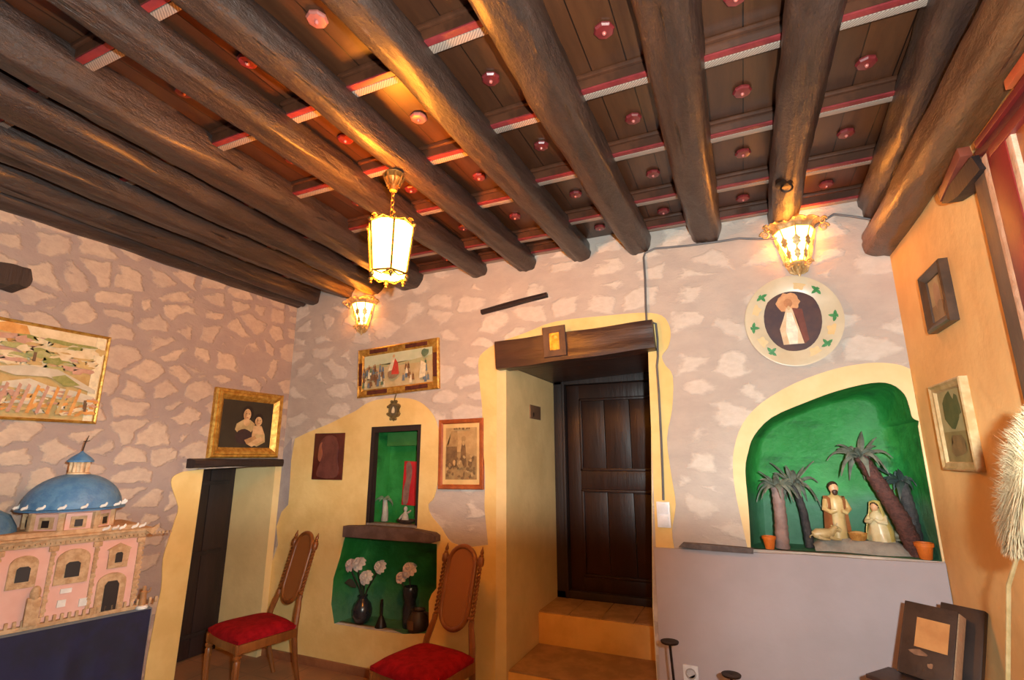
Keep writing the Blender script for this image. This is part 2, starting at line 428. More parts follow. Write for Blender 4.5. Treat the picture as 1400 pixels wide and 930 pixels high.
# lilac grey dado below the crib niche
m = MB(); top = wall([(894,748),(930,750),(1028,755),(1100,758),(1200,765)])
m.prism([(-.598, 0), (-.57, .70)] + top + [(XR-.002, 1.08), (XR-.002, 0)], -.022, 0, bev=.006)
d1 = struct(m.build('trim_3', LILAC, None, ang=30))
m = MB(); m.prism(wall([(928,748),(934,742),(975,745),(1030,750),(1030,757),(975,753)], -.03), -.05, .0, bev=.004)
m.build('slate_ledge', mat('slate', (118,108,106), (92,84,84), 14, .8, bump=.6), d1)

# ------------------------------------------------------------------ side walls, floor, ceiling
# left wall with the deep doorway
Ma = Matrix.Translation((XL, 0, 0)) @ Matrix.Rotation(PI/2, 4, 'Z')     # local x -> +Y, local -y -> +X
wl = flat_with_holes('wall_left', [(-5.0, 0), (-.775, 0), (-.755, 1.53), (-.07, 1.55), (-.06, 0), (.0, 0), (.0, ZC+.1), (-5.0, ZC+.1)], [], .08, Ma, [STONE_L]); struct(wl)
m = MB(); m.prism([(-.81, 0), (-.771, 0), (-.751, 1.53), (-.81, 1.53)], 0, .5, Ma @ Matrix.Translation((0, .0, 0))); m.build('doorway_reveal', PLASTER, wl, smooth=False)
m = MB(); m.box((XL-.25, -.038, .78), (.502, .070, 1.56)); m.build('doorway_reveal', REVEAL, wl, smooth=False)
m = MB(); m.box((XL-.29, -.42, 1.60), (.50, .80, .08)); m.build('doorway_soffit', DARKW, wl, smooth=False)
def lw(px): return [(p.y, p.z) for p in (at(x, y, 0, XL) for x, y in px)]
out = lw(smooth_open([(250,645),(236,652),(234,665),(243,693),(238,713),(229,741),(222,765),(220,803),(213,837),(200,905)], 3)) 
o = flat_with_holes('trim_4', [(-.755, 1.53)] + out + [(out[-1][0], 0.0), (-.775, 0)], [], .008, Ma @ Matrix.Translation((0, -.008, 0)), [PLASTER]); struct(o)
out = lw([(378,640),(382,660),(380,690),(374,720)])
# right side wall
m = MB(); m.box((XR+.05, -2.45, 1.66), (.1, 4.9, 3.34)); struct(m.build('wall_right', ORANGE, None, smooth=False))
m = MB(); m.box(((XL+XR)/2-.25, -2.0, -.03), (XR-XL+.9, 6.5, .06)); struct(m.build('floor', FLOORM, None, smooth=False))
m = MB(); m.box(((XL+XR)/2, -2.3, ZC+.03), (XR-XL+.3, 5.4, .06)); struct(m.build('ceiling', PLANK, None, smooth=False))
m = MB(); m.box(((XL-1.6)/2, -.018, .03), (-1.6-XL, .02, .06), bev=.004); struct(m.build('baseboard_back', mat('baseboard_tile', (160,104,70), (140,90,60), 8, .5), None, ang=30))

# ------------------------------------------------------------------ small plank door in the left wall
d2 = MB(); 
for i in range(3):
    d2.box((0, -.245+.205*i+.0, .78), (.04, .2, 1.54), bev=.006)
door2 = d2.build('door_2', DARKW, None, ang=30); door2.location = (-4.34, -.40, 0); struct(door2)
m = MB()
for z in (.18, .82, 1.40): m.box((.027, -.04, z), (.015, .56, .035), bev=.003)
m.build('strap', mat('strap_iron', (40,34,36), (52,44,44), 12, .6, .3), door2)
m = MB(); m.box((-4.36, -.42, .8), (.01, .74, 1.62)); bk = m.build('doorway_back', DARKW, wl, smooth=False)

# main door: frame, rails, stiles and panels
dr = thing('door_1', None, None, (0, 0, 0)); struct(dr)
y0 = DY-.10
m = MB()
m.box((-1.555, y0, 1.38), (.085, .12, 1.92), bev=.008); m.box((-1.505, y0-.02, 1.38), (.03, .10, 1.92), bev=.008)
m.box((-1.05, y0, 2.325), (1.10, .12, .085), bev=.008); m.box((-.57, y0, 1.38), (.06, .12, 1.92), bev=.008)
m.box((-1.05, y0, .455), (1.10, .12, .07), bev=.008)
m.build('door_frame', DARKW, dr, ang=30)
m = MB(); yl = y0+.02
for x, w in ((-1.425, .12), (-.64, .1)): m.box((x, yl, 1.38), (w, .05, 1.79), bev=.006)
for z, hh in ((2.215, .13), (1.415, .16), (.54, .12)): m.box((-1.03, yl+.001, z), (.90, .05, hh), bev=.006)
m.build('door_leaf', DOORW, dr, ang=30)
for z0, z1 in ((.6, 1.335), (1.495, 2.15)):
    m = MB()
    for i in range(3):
        m.box((-1.365+.23*(i+.5)-.0, yl+.012, (z0+z1)/2), (.226, .03, z1-z0), bev=.004)
    m.build('door_panel', DOORW, dr, ang=30)
m = MB()
for z0, z1 in ((.6, 1.335), (1.495, 2.15)):
    for z in (z0+.012, z1-.012): m.box((-1.03, yl-.012, z), (.68, .035, .024), bev=.006)
    for x in (-1.357, -.70): m.box((x, yl-.012, (z0+z1)/2), (.024, .035, z1-z0), bev=.006)
m.build('door_moulding', DOORW, dr, ang=30)

# lintel over the main door
def noisy_beam(name, mats, L, w, h, amp, seed, parent=None, ax='x'):
    m = MB(); N = 36; K = 40; rings = []
    for i in range(N+1):
        t = i/N-.5; ring = []
        for k in range(K):
            a = 2*PI*k/K; ca, sa = math.cos(a), math.sin(a)
            q = (abs(ca)**14+abs(sa)**14)**(-1/14)
            v = Vector((t*L, ca*q*w/2, sa*q*h/2))
            nn = noise.noise_vector(Vector((t*L*3+seed, ca*1.2, sa*1.2)))*amp
            v += Vector((0, nn.y, nn.z)); ring.append(m.b.verts.new(v))
        rings.append(ring)
    for A, B in zip(rings, rings[1:]):
        for k in range(K): m.b.faces.new((A[k], A[(k+1) % K], B[(k+1) % K], B[k]))
    m.b.faces.new(rings[0][::-1]); m.b.faces.new(rings[-1])
    return m.build(name, mats, parent, ang=32)
lt = noisy_beam('door_lintel', LINTELW, 1.18, .16, .215, .012, 3.1)
lt.location = (-1.068, -.005, 2.40); lt.rotation_euler = (0, -math.radians(2.6), 0)
tag(lt, 'dark heavy wooden lintel beam above the panelled main door', 'lintel')
lt2 = noisy_beam('door_lintel', DARKW, .82, .14, .06, .01, 8.7)
lt2.location = (XL+.03, -.485, 1.575); lt2.rotation_euler = (0, 0, PI/2)
tag(lt2, 'thin dark wooden lintel above the narrow plank door, under the gilt portrait', 'lintel')

# ------------------------------------------------------------------ ceiling beams
BE = [  # x near, x far, radius near, far, bottom near, far, label
 (-3.86, -3.82, .11, .10, 3.03, 3.04, 'dark ceiling beam lying against the stone side wall above the landscape picture'),
 (-3.47, -3.665, .085, .095, 3.05, 3.05, 'dark ceiling beam, second out from the stone side wall'),
 (-3.165, -3.238, .115, .09, 3.05, 3.05, 'dark ceiling beam, third out from the stone side wall'),
 (-2.65, -2.917, .105, .115, 3.05, 3.05, 'dark ceiling beam, fourth out from the stone side wall'),
 (-2.28, -2.534, .095, .13, 3.045, 3.045, 'thick brown ceiling beam, fifth out from the stone side wall'),
 (-1.856, -1.857, .085, .078, 3.05, 3.05, 'brown ceiling beam next to the lantern beam on its stone wall side'),
 (-1.545, -1.443, .076, .082, 3.05, 3.05, 'brown ceiling beam that the glass lantern hangs from'),
 (-1.13, -.978, .084, .080, 3.05, 3.05, 'grey-edged ceiling beam next to the lantern beam on its cream wall side'),
 (-.645, -.565, .122, .090, 3.045, 3.05, 'thick rounded ceiling beam ending on the back wall over the door lintel'),
 (-.09, -.10, .112, .102, 3.045, 3.05, 'straight round ceiling beam ending on the back wall beside the door cable'),
 (.366, .363, .112, .080, 3.045, 3.05, 'ceiling beam with an iron ring, ending above the lamp over the round plate'),
 (.76, .886, .138, .095, 3.02, 3.03, 'gnarled dark ceiling beam, second out from the cream side wall'),
 (.835, .872, .085, .098, 2.77, 2.785, 'lowest pale brown ceiling beam, lying along the cream side wall'),
]
def beam(i, x0, x1, ra, rb, za, zb, label):
    m = MB(); N = 130; K = 32; rings = []; Y0, Y1 = -4.6, -.002
    for j in range(N+1):
        t = j/N; Y = Y0+(Y1-Y0)*t; x = x0+(x1-x0)*t; r = ra+(rb-ra)*t; zc = za+(zb-za)*t+r
        wob = noise.noise_vector(Vector((i*3.7, Y*.9, 1.3)))*.016
        ring = []
        for k in range(K):
            a = 2*PI*k/K; tw = .5*noise.noise(Vector((i*7.1, Y*.35, 4))); ca, sa = math.cos(a+tw), math.sin(a+tw)
            q = (abs(ca)**4+abs(sa)**4)**(-1/4)
            q = 1+(q-1)*.62
            rr = r*q*(1+.16*noise.noise(Vector((ca*1.6+i*5, sa*1.6, Y*1.1)))+.09*noise.noise(Vector((ca*4+i*9, sa*4, Y*3.5)))+.05*noise.noise(Vector((ca*9+i, sa*9, Y*6)))+.02*noise.noise(Vector((ca*17+i, sa*17, Y*15))))
            ca, sa = math.cos(a), math.sin(a)
            ring.append(m.b.verts.new((x+wob.x+ca*rr, Y, min(ZC-.002, zc+wob.z+sa*rr))))
        rings.append(ring)
    for A, B in zip(rings, rings[1:]):
        for k in range(K): m.b.faces.new((A[k], A[(k+1) % K], B[(k+1) % K], B[k]))
    m.b.faces.new(rings[0][::-1]); m.b.faces.new(rings[-1])
    o = m.build('ceiling_beam', BEAMR if i == 12 else BEAM, None, ang=75); tag(o, label, 'beam', 'rough ceiling beams')
for i, b in enumerate(BE): beam(i, *b)
def bx(i, Y):
    b = BE[i]; t = (Y+4.6)/4.6; return b[0]+(b[1]-b[0])*t, b[2]+(b[3]-b[2])*t

# painted battens across the bays
ORD = ['first', 'second', 'third', 'fourth', 'fifth', 'sixth', 'seventh']
BAYS = ['first bay from stone side wall', 'second bay from stone side wall', 'third bay from stone side wall', 'fourth bay from stone side wall', 'fifth bay from stone side wall', 'sixth bay from stone side wall',
        'fifth bay from cream side wall', 'fourth bay from cream side wall', 'third bay from cream side wall', 'second bay from cream side wall', 'first bay from cream side wall']
BAT = [
 [(90,289),(225,341)], [(126,267),(237,313),(337,353)], [(14,160),(182,244),(296,295),(384,335)], [(58,122),(237,217)],
 [(145,72),(328,189),(436,258),(588,345),(626,370)], [(221,8),(410,157),(512,235),(590,287),(656,336),(694,361)],
 [(506,115),(611,213),(675,276),(730,325),(762,352)], [(620,50),(708,166),(760,243),(802,299)], [(845,115),(875,206),(898,272),(914,308)],
 [(1017,68),(1018,178),(1018,251),(1018,294)], [(1203,14),(1177,140),(1148,226),(1130,282)]]
BAT = [[min(-.045, at(x, y, 2, 3.17).y) for x, y in row] for row in BAT]
for b, extra in ((0, [-1.55, -1.0, -.5]), (1, [-.45]), (3, [-1.5, -.98, -.45]), (4, [-.95])): BAT[b] = BAT[b]+extra
def rank(k, n): return ORD[k]+' from back wall'
for b, ys in enumerate(BAT):
    for k, Y in enumerate(sorted(ys, reverse=True)):
        xa, ra = bx(b, Y); xb, rb = bx(b+1, Y)
        xa += ra*.55; xb -= rb*.55; L = xb-xa
        if L < .06: xa -= .03; xb += .03; L = xb-xa
        m = MB()
        m.mi = 0; m.box((0, 0, .035), (L, .075, .06)); m.box((0, -.045, .056), (L, .018, .022), bev=.006)
        m.mi = 1; m.box((0, -.020, .002), (L, .030, .008), bev=.002)
        m.mi = 2; m.box((0, .016, .002), (L, .036, .008), bev=.002)
        o = m.build('painted_batten', [BATW, REDSTRIPE, ZIG], None, ang=30); o.location = ((xa+xb)/2, Y, ZC-.068)
        tag(o, 'red and cream painted batten in %s, %s' % (BAYS[b], rank(k, len(ys))), 'batten', 'painted ceiling battens')

# red rosettes on the planks
ROS = [(433,31),(330,91),(251,129),(399,222),(471,194),(572,165),(671,112),(826,46),(740,203),(655,245),(562,262),(489,280),(787,269),(866,166),(893,241),(907,292),(704,299),(634,314),(820,314),
       (1015,129),(1185,90),(1157,186),(1016,213),(1016,274),(1130,255),(1006,0),(611,356),(682,349),(749,338)]
proto = None; per = {}
for px in ROS:
    p = at(px[0], px[1], 2, 3.205)
    for b in range(11):
        if bx(b, p.y)[0] < p.x <= bx(b+1, p.y)[0]: per.setdefault(b, []).append((p, px)); break
for b, lst in sorted(per.items()):
    lst.sort(key=lambda q: -q[0].y)
    for k, (p, px) in enumerate(lst):
        lab = 'red turned rosette in %s, %s' % (BAYS[b], rank(k, len(lst)))
        pale = px in ((433,31), (572,165))
        if pale: lab = lab.replace('red turned', 'pale pink turned')
        x = min(max(p.x, bx(b, p.y)[0]+bx(b, p.y)[1]+.05), bx(b+1, p.y)[0]-bx(b+1, p.y)[1]-.05)
        loc = (x, p.y, ZC)
        if proto is None:
            r = proto = thing('ceiling_rosette', lab, 'rosette', loc, group='red ceiling rosettes')
            m = MB(); m.lathe([(.034, 0), (.040, -.004), (.041, -.012), (.035, -.019), (.018, -.022)], seg=8); m.build('disc', ROSEM, r, ang=25)
            m = MB(); m.ball((0, 0, -.024), .0085); m.build('stud', mat('stud', (196,110,100), None, 9, .12, coat=1), r)
        else: r = dup(proto, loc, (0, 0, 0), lab)
        if pale:
            for c in r.children:
                if c.name.startswith('disc'):
                    c.data = c.data.copy() if r is not proto else c.data
                    c.data.materials[0] = ROSEP
# the first one built is pale only if it is one of the two pale discs: give every other disc the red paint
for o in bpy.data.objects:
    if o.name.startswith('ceiling_rosette') and 'pale' not in o['label']:
        for c in o.children:
            if c.name.startswith('disc') and c.data.materials[0] == ROSEP:
                c.data = c.data.copy(); c.data.materials[0] = ROSEM

# iron ring under the beam
p = at(1075, 253, 2, 3.045)
t = thing('iron_ring', 'round iron ring plate fixed under the ceiling beam above the lamp', 'ring', (p.x, p.y, 3.058))
m = MB(); m.lathe([(.012, .075), (.05, .075), (.052, -.008), (.03, -.014), (.012, -.016)], seg=20); m.build('plate', IRON, t)
m = MB(); m.tube([(.028*math.cos(a), 0, -.03+.022*math.sin(a)) for a in [2*PI*k/16 for k in range(16)]], .005, 8, closed=True); m.build('ring', IRON, t)

# ------------------------------------------------------------------ lantern
def scroll(m, c, ux, uz, size, turns=1.4, rad=.005, flip=1):
    c, ux, uz = Vector(c), Vector(ux), Vector(uz); pts = []
    for k in range(26):
        t = k/25; a = flip*t*turns*2*PI; r = size*(1-t*.82)
        pts.append(c+ux*(r*math.cos(a))+uz*(r*math.sin(a)))
    m.tube(pts, [rad*(1-.3*k/25) for k in range(26)], 7)
LX, LY = -1.505, -1.60
L = thing('hanging_lantern', 'lit brass hexagonal lantern hanging on a chain from a ceiling beam', 'lantern', (LX, LY, 2.45))
zt = 3.035-2.45
m = MB(); m.lathe([(.012, zt-.10), (.020, zt-.095), (.028, zt-.06), (.030, zt-.05), (.045, zt-.03), (.042, zt-.02), (.050, zt)], seg=18)
for k in range(8):
    a = 2*PI*k/8; m.tube([(.028*math.cos(a), .028*math.sin(a), zt-.07), (.046*math.cos(a), .046*math.sin(a), zt-.03), (.052*math.cos(a), .052*math.sin(a), zt-.006)], .006, 6)
m.build('canopy', BRASS, L)
m = MB(); z = zt-.105; k = 0
while z > .345:
    pts = []
    for j in range(12):
        a = 2*PI*j/12; u, v = .009*math.cos(a), .017*math.sin(a)
        pts.append((u, 0, z+v) if k % 2 == 0 else (0, u, z+v))
    m.tube(pts, .0028, 6, closed=True); z -= .026; k += 1
o = m.build('chain', BRASS, L); o['kind'] = 'stuff'
RT, RB = .118, .092
def hexp(r, k): a = PI/3*k+.25; return (r*math.cos(a), r*math.sin(a))
m = MB()
for k in range(6):
    a, b = hexp(RT, k), hexp(RB, k)
    m.tube([(a[0]*1.02, a[1]*1.02, .285), (b[0]*1.02, b[1]*1.02, .045)], .006, 8)
    m.ball((a[0]*1.04, a[1]*1.04, .293), .012, 10); m.ball((b[0]*1.02, b[1]*1.02, .022), .0115, 10); m.ball((b[0], b[1], .006), .007, 8)
    # crown scrolls
    ca = Vector((math.cos(PI/3*k+.25), math.sin(PI/3*k+.25), 0))
    m.tube([ca*.112+Vector((0, 0, .29)), ca*.095+Vector((0, 0, .32)), ca*.055+Vector((0, 0, .322)), ca*.022+Vector((0, 0, .338)), ca*.006+Vector((0, 0, .355))], [.006, .007, .006, .005, .005], 7)
    scroll(m, ca*.098+Vector((0, 0, .318)), ca, Vector((0, 0, 1)), .016, 1.3, .004)
    c2, d2_ = hexp(RT, k+1), hexp(RB, k+1)
    mid = Vector(((a[0]+c2[0])/2, (a[1]+c2[1])/2, .292)); m.tube([(a[0], a[1], .285), mid+Vector((0, 0, .022)), (c2[0], c2[1], .285)], .005, 7)
    m.tube([(b[0], b[1], .04), (d2_[0], d2_[1], .04)], .006, 7)
    mid = Vector(((b[0]+d2_[0])/2, (b[1]+d2_[1])/2, .035)); m.tube([(b[0], b[1], .04), mid+Vector((0, 0, -.016)), (d2_[0], d2_[1], .04)], .004, 6)
m.ball((0, 0, .352), .012, 10)
LFR = m.build('lantern_frame', BRASS, L)
m = MB()
for k in range(6):
    a, c2, b, d_ = hexp(RT-.004, k), hexp(RT-.004, k+1), hexp(RB-.004, k), hexp(RB-.004, k+1)
    for q in (0,):
        A, B2, C2, D2 = Vector((a[0], a[1], .28)), Vector((c2[0], c2[1], .28)), Vector((d_[0], d_[1], .045)), Vector((b[0], b[1], .045))
        mm = MB(); g = [[A.lerp(B2, i/4)+Vector((0, 0, .016*math.sin(PI*i/4))) for i in range(5)], [A.lerp(B2, i/4).lerp(D2.lerp(C2, i/4), .5) for i in range(5)], [D2.lerp(C2, i/4)-Vector((0, 0, .014*math.sin(PI*i/4))) for i in range(5)]]
        mm.sheet(g, .003); mm.build('glass_panel', LAMP, LFR)
m = MB(); m.lathe([(.0, .05), (.03, .05), (.034, .06), (.012, .075), (.012, .13)], seg=14); m.build('lamp_holder', BRASS, L)

# ------------------------------------------------------------------ wall sconces
def make_sconce(label, loc, sc):
    S = thing('wall_sconce', label, 'wall lamp', loc, group='brass half-lantern wall lamps'); S.scale = (sc,)*3
    # local: x right, -y out of the wall, z up; origin on the wall at the foot of the finial
    def hp(r, k): a = PI+PI*k/4; return Vector((r*math.cos(a), r*math.sin(a)*1.05, 0))
    m = MB()   # backplate
    m.prism(smoothpoly([(-.05, .02), (.05, .02), (.10, .18), (.13, .34), (.07, .37), (0, .40), (-.07, .37), (-.13, .34), (-.10, .18)], 3), -.010, 0, bev=.003)
    m.build('backplate', mat('pale_gilt', (224,196,142), (190,156,100), 30, .4, .45, bump=.4), S)
    m = MB()   # flared leaf band on top, and scrolls
    for k in range(4):
        a, b = hp(.118, k), hp(.118, k+1); a2, b2 = hp(.175, k), hp(.175, k+1); g = []
        for j in range(5):
            t = j/4; row = []
            for i in range(9):
                s_ = i/8; base = a.lerp(b, s_); ot = a2.lerp(b2, s_)
                v = base.lerp(ot, t**1.6); wav = .012*abs(math.sin(PI*2*s_))*t
                row.append(v+Vector((0, 0, .285+.075*t-.02*t*t*2+wav)))
            g.append(row)
        m.sheet(g, .004)
    for sx in (-1, 1):
        scroll(m, (sx*.165, -.03, .285), (sx, 0, 0), (0, 0, 1), .030, 1.5, .007, 1)
        scroll(m, (sx*.155, -.10, .30), (sx*.7, -.7, 0), (0, 0, 1), .026, 1.5, .006, 1)
        scroll(m, (sx*.06, -.05, .06), (sx, 0, 0), (0, 0, 1), .022, 1.4, .005, 1)
    m.build('leaf_crown', mat('pale_gilt', (224,196,142), (190,156,100), 30, .4, .45, bump=.4), S)
    m = MB()
    for k in range(5):
        a, b = hp(.118, k), hp(.040, k)
        m.tube([a+Vector((0, 0, .29)), a.lerp(b, .5)+Vector((0, -.004, .185)), b+Vector((0, 0, .075))], .0045, 7)
    for k in range(5):
        a, b = hp(.118, k), hp(.040, k)
        for zz, t, w_ in ((.20, .43, .024), (.125, .78, .018)):
            c = a.lerp(b, t)+Vector((0, 0, zz)); n_ = hp(1, k); tg = Vector((-n_.y, n_.x, 0)); g = []
            for j in range(7):
                q = j/6; ww = w_*math.sin(PI*(.05+.9*q))*(1+.25*math.cos(q*18)); pz = Vector((0, 0, (q-.5)*.075))+n_*(.006+.010*q*q)
                g.append([c+pz-tg*ww*.9, c+pz+n_*.004, c+pz+tg*ww*.9])
            m.sheet(g, .003)
    SFR = m.build('lamp_frame', MATS['pale_gilt'], S)
    for k in range(4):
        a, b, c, d = hp(.115, k), hp(.115, k+1), hp(.038, k+1), hp(.038, k)
        mm = MB(); g = []
        for j in range(4):
            t = j/3; p0 = a.lerp(d, t); p1 = b.lerp(c, t); zz = .285-.21*t
            g.append([p0.lerp(p1, i/2)+Vector((0, 0, zz)) for i in range(3)])
        mm.sheet(g, .003); mm.build('glass_panel', LAMPS, SFR)
    m = MB()
    m.lathe([(.042, .08), (.046, .07), (.036, .055), (.022, .045), (.026, .03), (.016, .012), (.004, -.02)], (0, -.02, 0), 14)
    for k in range(5):
        d = hp(1, k); m.tube([d*.03+Vector((0, -.01, .06)), d*.055+Vector((0, -.01, .04)), d*.045+Vector((0, -.01, .015)), d*.02+Vector((0, -.01, .0))], [.006, .008, .006, .003], 6)
    m.build('finial', MATS['pale_gilt'], S)
    return S
S1 = make_sconce('lit brass wall lamp high above the round painted plate', (.425, 0, 2.735), 1.0)
dup(S1, (-3.02, 0, 2.70), (0, 0, 0), 'lit brass wall lamp in the wall corner above the entry picture').scale = (.92,)*3

# ------------------------------------------------------------------ pictures
def paint(name, parent, bg, shapes, w, h, y0, sheet=True):
    """a flat picture: coloured patches laid over a ground; u,v in 0..1 of the sheet, local x right, z up, -y out"""
    m = MB(); mats = [bg]
    if sheet: m.box((0, y0+.002, 0), (w, .004, h))
    for i, (pts, mt) in enumerate(shapes):
        if mt not in mats: mats.append(mt)
        m.mi = mats.index(mt); y = y0-.0004*(i+1)
        vs = [m.b.verts.new(((min(1, max(0, u))-.5)*w, y, (min(1, max(0, v))-.5)*h)) for u, v in pts]
        f = m.b.faces.new(vs); m._f([f])
    bmesh.ops.triangulate(m.b, faces=[f for f in m.b.faces if len(f.verts) > 4])
    me_o = m
    bm = m.b
    for f in bm.faces:
        if f.normal.y > .5 and f.calc_center_median().y < y0: f.normal_flip()
    me = bpy.data.meshes.new(name); bm.to_mesh(me); bm.free()
    for q in mats: me.materials.append(q)
    o = bpy.data.objects.new(name, me); C.objects.link(o); o.parent = parent; return o
def blob(cx, cy, rx, ry, n=14, jit=.0, rot=0):
    out = []
    for k in range(n):
        a = 2*PI*k/n; j = 1+random.uniform(-jit, jit); x, y = rx*math.cos(a)*j, ry*math.sin(a)*j
        out.append((cx+x*math.cos(rot)-y*math.sin(rot), cy+x*math.sin(rot)+y*math.cos(rot)))
    return out
def rect(x0, y0, x1, y1): return [(x0, y0), (x1, y0), (x1, y1), (x0, y1)]
def frame(parent, w, h, prof, mats, name='frame'):
    """prof: list of (inset from the outside, height off the wall) - mitred moulding"""
    m = MB(); rings = []
    for ins, hh in prof:
        x, z = w/2-ins, h/2-ins
        rings.append([m.b.verts.new(v) for v in ((-x, -hh, -z), (x, -hh, -z), (x, -hh, z), (-x, -hh, z))])
    for A, B in zip(rings, rings[1:]):
        for k in range(4): m.b.faces.new((A[k], A[(k+1) % 4], B[(k+1) % 4], B[k]))
    A, B = rings[-1], rings[0]
    for k in range(4): m.b.faces.new((A[k], A[(k+1) % 4], B[(k+1) % 4], B[k]))
    return m.build(name, mats, parent, smooth=False)
def picture(name, label, loc, rz, tilt, w, h, prof, fm):
    o = thing(name, label, 'picture', loc, rot=(0, 0, rz)); o.rotation_mode = 'XYZ'
    o.rotation_euler = (0, -tilt, rz)
    frame(o, w, h, prof, fm); return o
def pm(name, c, c2=None, sc=30, rough=.6): return mat('paint_'+name, c, c2, sc, rough)

# landscape on the left wall
tl = at(150, 462, 0, XL); bl_ = at(125, 580, 0, XL); w = 1.02; hh = tl.z-bl_.z+.0
P1 = picture('framed_landscape', 'wide pale framed landscape of hills and towers above the blue-domed church model', (XL, tl.y-w/2, (tl.z+bl_.z)/2), PI/2, 0, w, hh, [(0, 0), (0, .022), (.006, .026), (.016, .020), (.018, .012), (.018, 0)], GOLD)
green1, green2, tan1, cream1, orange1, pink1, white1 = pm('sage', (158,158,92), (186,176,120)), pm('olive', (132,138,70), (160,156,92)), pm('tan', (206,176,116), (190,154,96), 14), pm('cream', (232,212,176), (216,194,150), 18), pm('ochre', (224,164,92), (206,140,70), 20), pm('dusty_pink', (204,160,138), (188,140,116), 16), pm('white', (216,206,184), (200,188,164), 12)
sh = [(rect(0, .56, 1, 1), cream1), (blob(.5, .88, .10, .13, 14, .15), orange1)]
random.seed(11)
for k in range(60): sh.append((blob(random.uniform(.42, .98), random.uniform(.55, .88), random.uniform(.02, .07), random.uniform(.012, .04), 13, .45), random.choice((green1, green2, tan1, tan1, pink1, cream1))))
sh += [([(.42, .50), (.6, .56), (.75, .55), (.85, .47), (.97, .36), (.97, .32), (.82, .40), (.70, .46), (.55, .44)], white1),
       ([(.5, .36), (.62, .42), (.72, .36), (.86, .33), (.97, .28), (.97, .20), (.7, .24), (.5, .25)], white1),
       ([(.72, .46), (.79, .50), (.88, .40), (.80, .37)], green2)]
for k in range(70):
    x = random.uniform(.40, .96); y = random.uniform(.05, .30)
    sh.append((blob(x, y, random.uniform(.014, .05), random.uniform(.010, .03), 10, .45, random.uniform(-.5, .9)), random.choice((pink1, tan1, cream1, orange1, white1, orange1))))
for k in range(9):
    x = .42+.05*k+random.uniform(-.01, .01); sh.append(([(x, .05), (x+.018, .05), (x+.05, .34), (x+.035, .36)], random.choice((orange1, tan1, pink1))))
for x, y in ((.60, .60), (.90, .13), (.905, .10)): sh.append((rect(x, y, x+.016, y+.10), pm('dark_figure', (110,84,60))))
paint('canvas', P1, tan1, sh, w-.03, hh-.03, -.010)
m = MB(); m.box((w/2-.052, -.0155, 0), (.050, .002, hh-.034)); m.build('mount', pm('mount_cream', (236,222,186)), P1)

# gilt portrait of a woman and child (plain generic sitters)
c = (at(293,530,0,XL)+at(383,540,0,XL)+at(283,625,0,XL)+at(377,628,0,XL))/4
P2 = picture('gilt_portrait', 'dark oil portrait of a woman holding a child in a wide gilt frame', (XL, c.y, c.z), PI/2, 0, .665, .56, [(0, 0), (0, .030), (.012, .044), (.026, .040), (.032, .050), (.050, .046), (.080, .018), (.086, .012), (.086, 0)], GOLD)
dk, skin, skin2, hair, shirt, purp = pm('umber_ground', (44,38,28), (54,46,34), 5), pm('skin', (214,180,134), (196,156,110), 20), pm('skin_shade', (176,136,92)), pm('dark_hair', (36,24,18)), pm('buff_cloth', (196,172,124), (170,144,96), 12), pm('plum_cloth', (56,38,40))
sh = [(blob(.485, .735, .115, .16), hair), ([(.42, .60), (.54, .60), (.64, .52), (.64, .42), (.58, .34), (.44, .34), (.34, .30), (.27, .38), (.29, .50)], shirt), (blob(.475, .70, .072, .125), skin), (blob(.475, .545, .060, .085), skin), (blob(.45, .24, .17, .16, 16, .05), purp),
      (blob(.715, .63, .088, .12), hair), (blob(.71, .575, .072, .100), skin), ([(.62, .48), (.78, .48), (.86, .30), (.84, .12), (.62, .09), (.60, .28)], skin), ([(.66, .30), (.86, .30), (.88, .14), (.72, .04), (.62, .08)], shirt),
      ([(.50, .10), (.78, .25), (.86, .18), (.62, .03)], skin), ([(.46, .17), (.66, .27), (.70, .21), (.52, .08)], skin2), (blob(.44, .69, .020, .10, 10), skin2), (blob(.68, .57, .018, .08, 10), skin2)]
for x in (.452, .502): sh.append((blob(x, .72, .012, .009, 8), hair))
sh.append((blob(.475, .635, .020, .010, 8), pm('lip', (166,84,70))))
for x in (.688, .734): sh.append((blob(x, .595, .011, .009, 8), hair))
sh.append((blob(.71, .525, .016, .009, 8), MATS['paint_lip']))
paint('canvas', P2, dk, sh, .50, .40, -.012)

# entry picture
P3 = picture('framed_procession', 'long gilt-framed picture of a crowd around a rider in red, under the corner lamp', ((-3.0245-2.2046)/2, 0, 2.35), 0, math.radians(2.8), .83, .425, [(0, 0), (0, .022), (.010, .030), (.020, .024), (.050, .026), (.062, .018), (.066, .010), (.066, 0)], GOLD)
velvet = mat('brown_velvet', (96,42,22), (76,30,16), 30, .8)
P3F = [c for c in P3.children][0]
for x, z, ww, hh2 in ((-.19, .179, .19, .034), (.20, .179, .22, .034), (-.20, -.179, .21, .034), (.20, -.179, .22, .034), (-.381, -.01, .034, .20), (.381, -.01, .034, .20)):
    m = MB(); m.box((x, -.0245, z), (ww, .010, hh2), bev=.003); m.build('velvet_inset', velvet, P3F)
sky, sand, grn, rd, blu, wht, brn, far = pm('pale_sky', (190,196,158), (206,206,172), 8), pm('sand', (206,184,138), (192,166,116), 10), pm('robe_green', (92,112,84), (112,128,96), 18), pm('robe_red', (196,66,50)), pm('robe_blue', (96,112,126), (120,130,136), 14), pm('robe_white', (226,212,176)), pm('robe_brown', (140,98,62), (116,80,50), 18), pm('far_hills', (168,168,120), (186,178,130), 10)
sh = [(rect(0, .62, 1, 1), sky), ([(0, .62), (.2, .70), (.4, .66), (.7, .70), (1, .78), (1, .6), (0, .6)], far), ([(.30, .0), (.62, .0), (.50, .62), (.36, .66)], sand)]
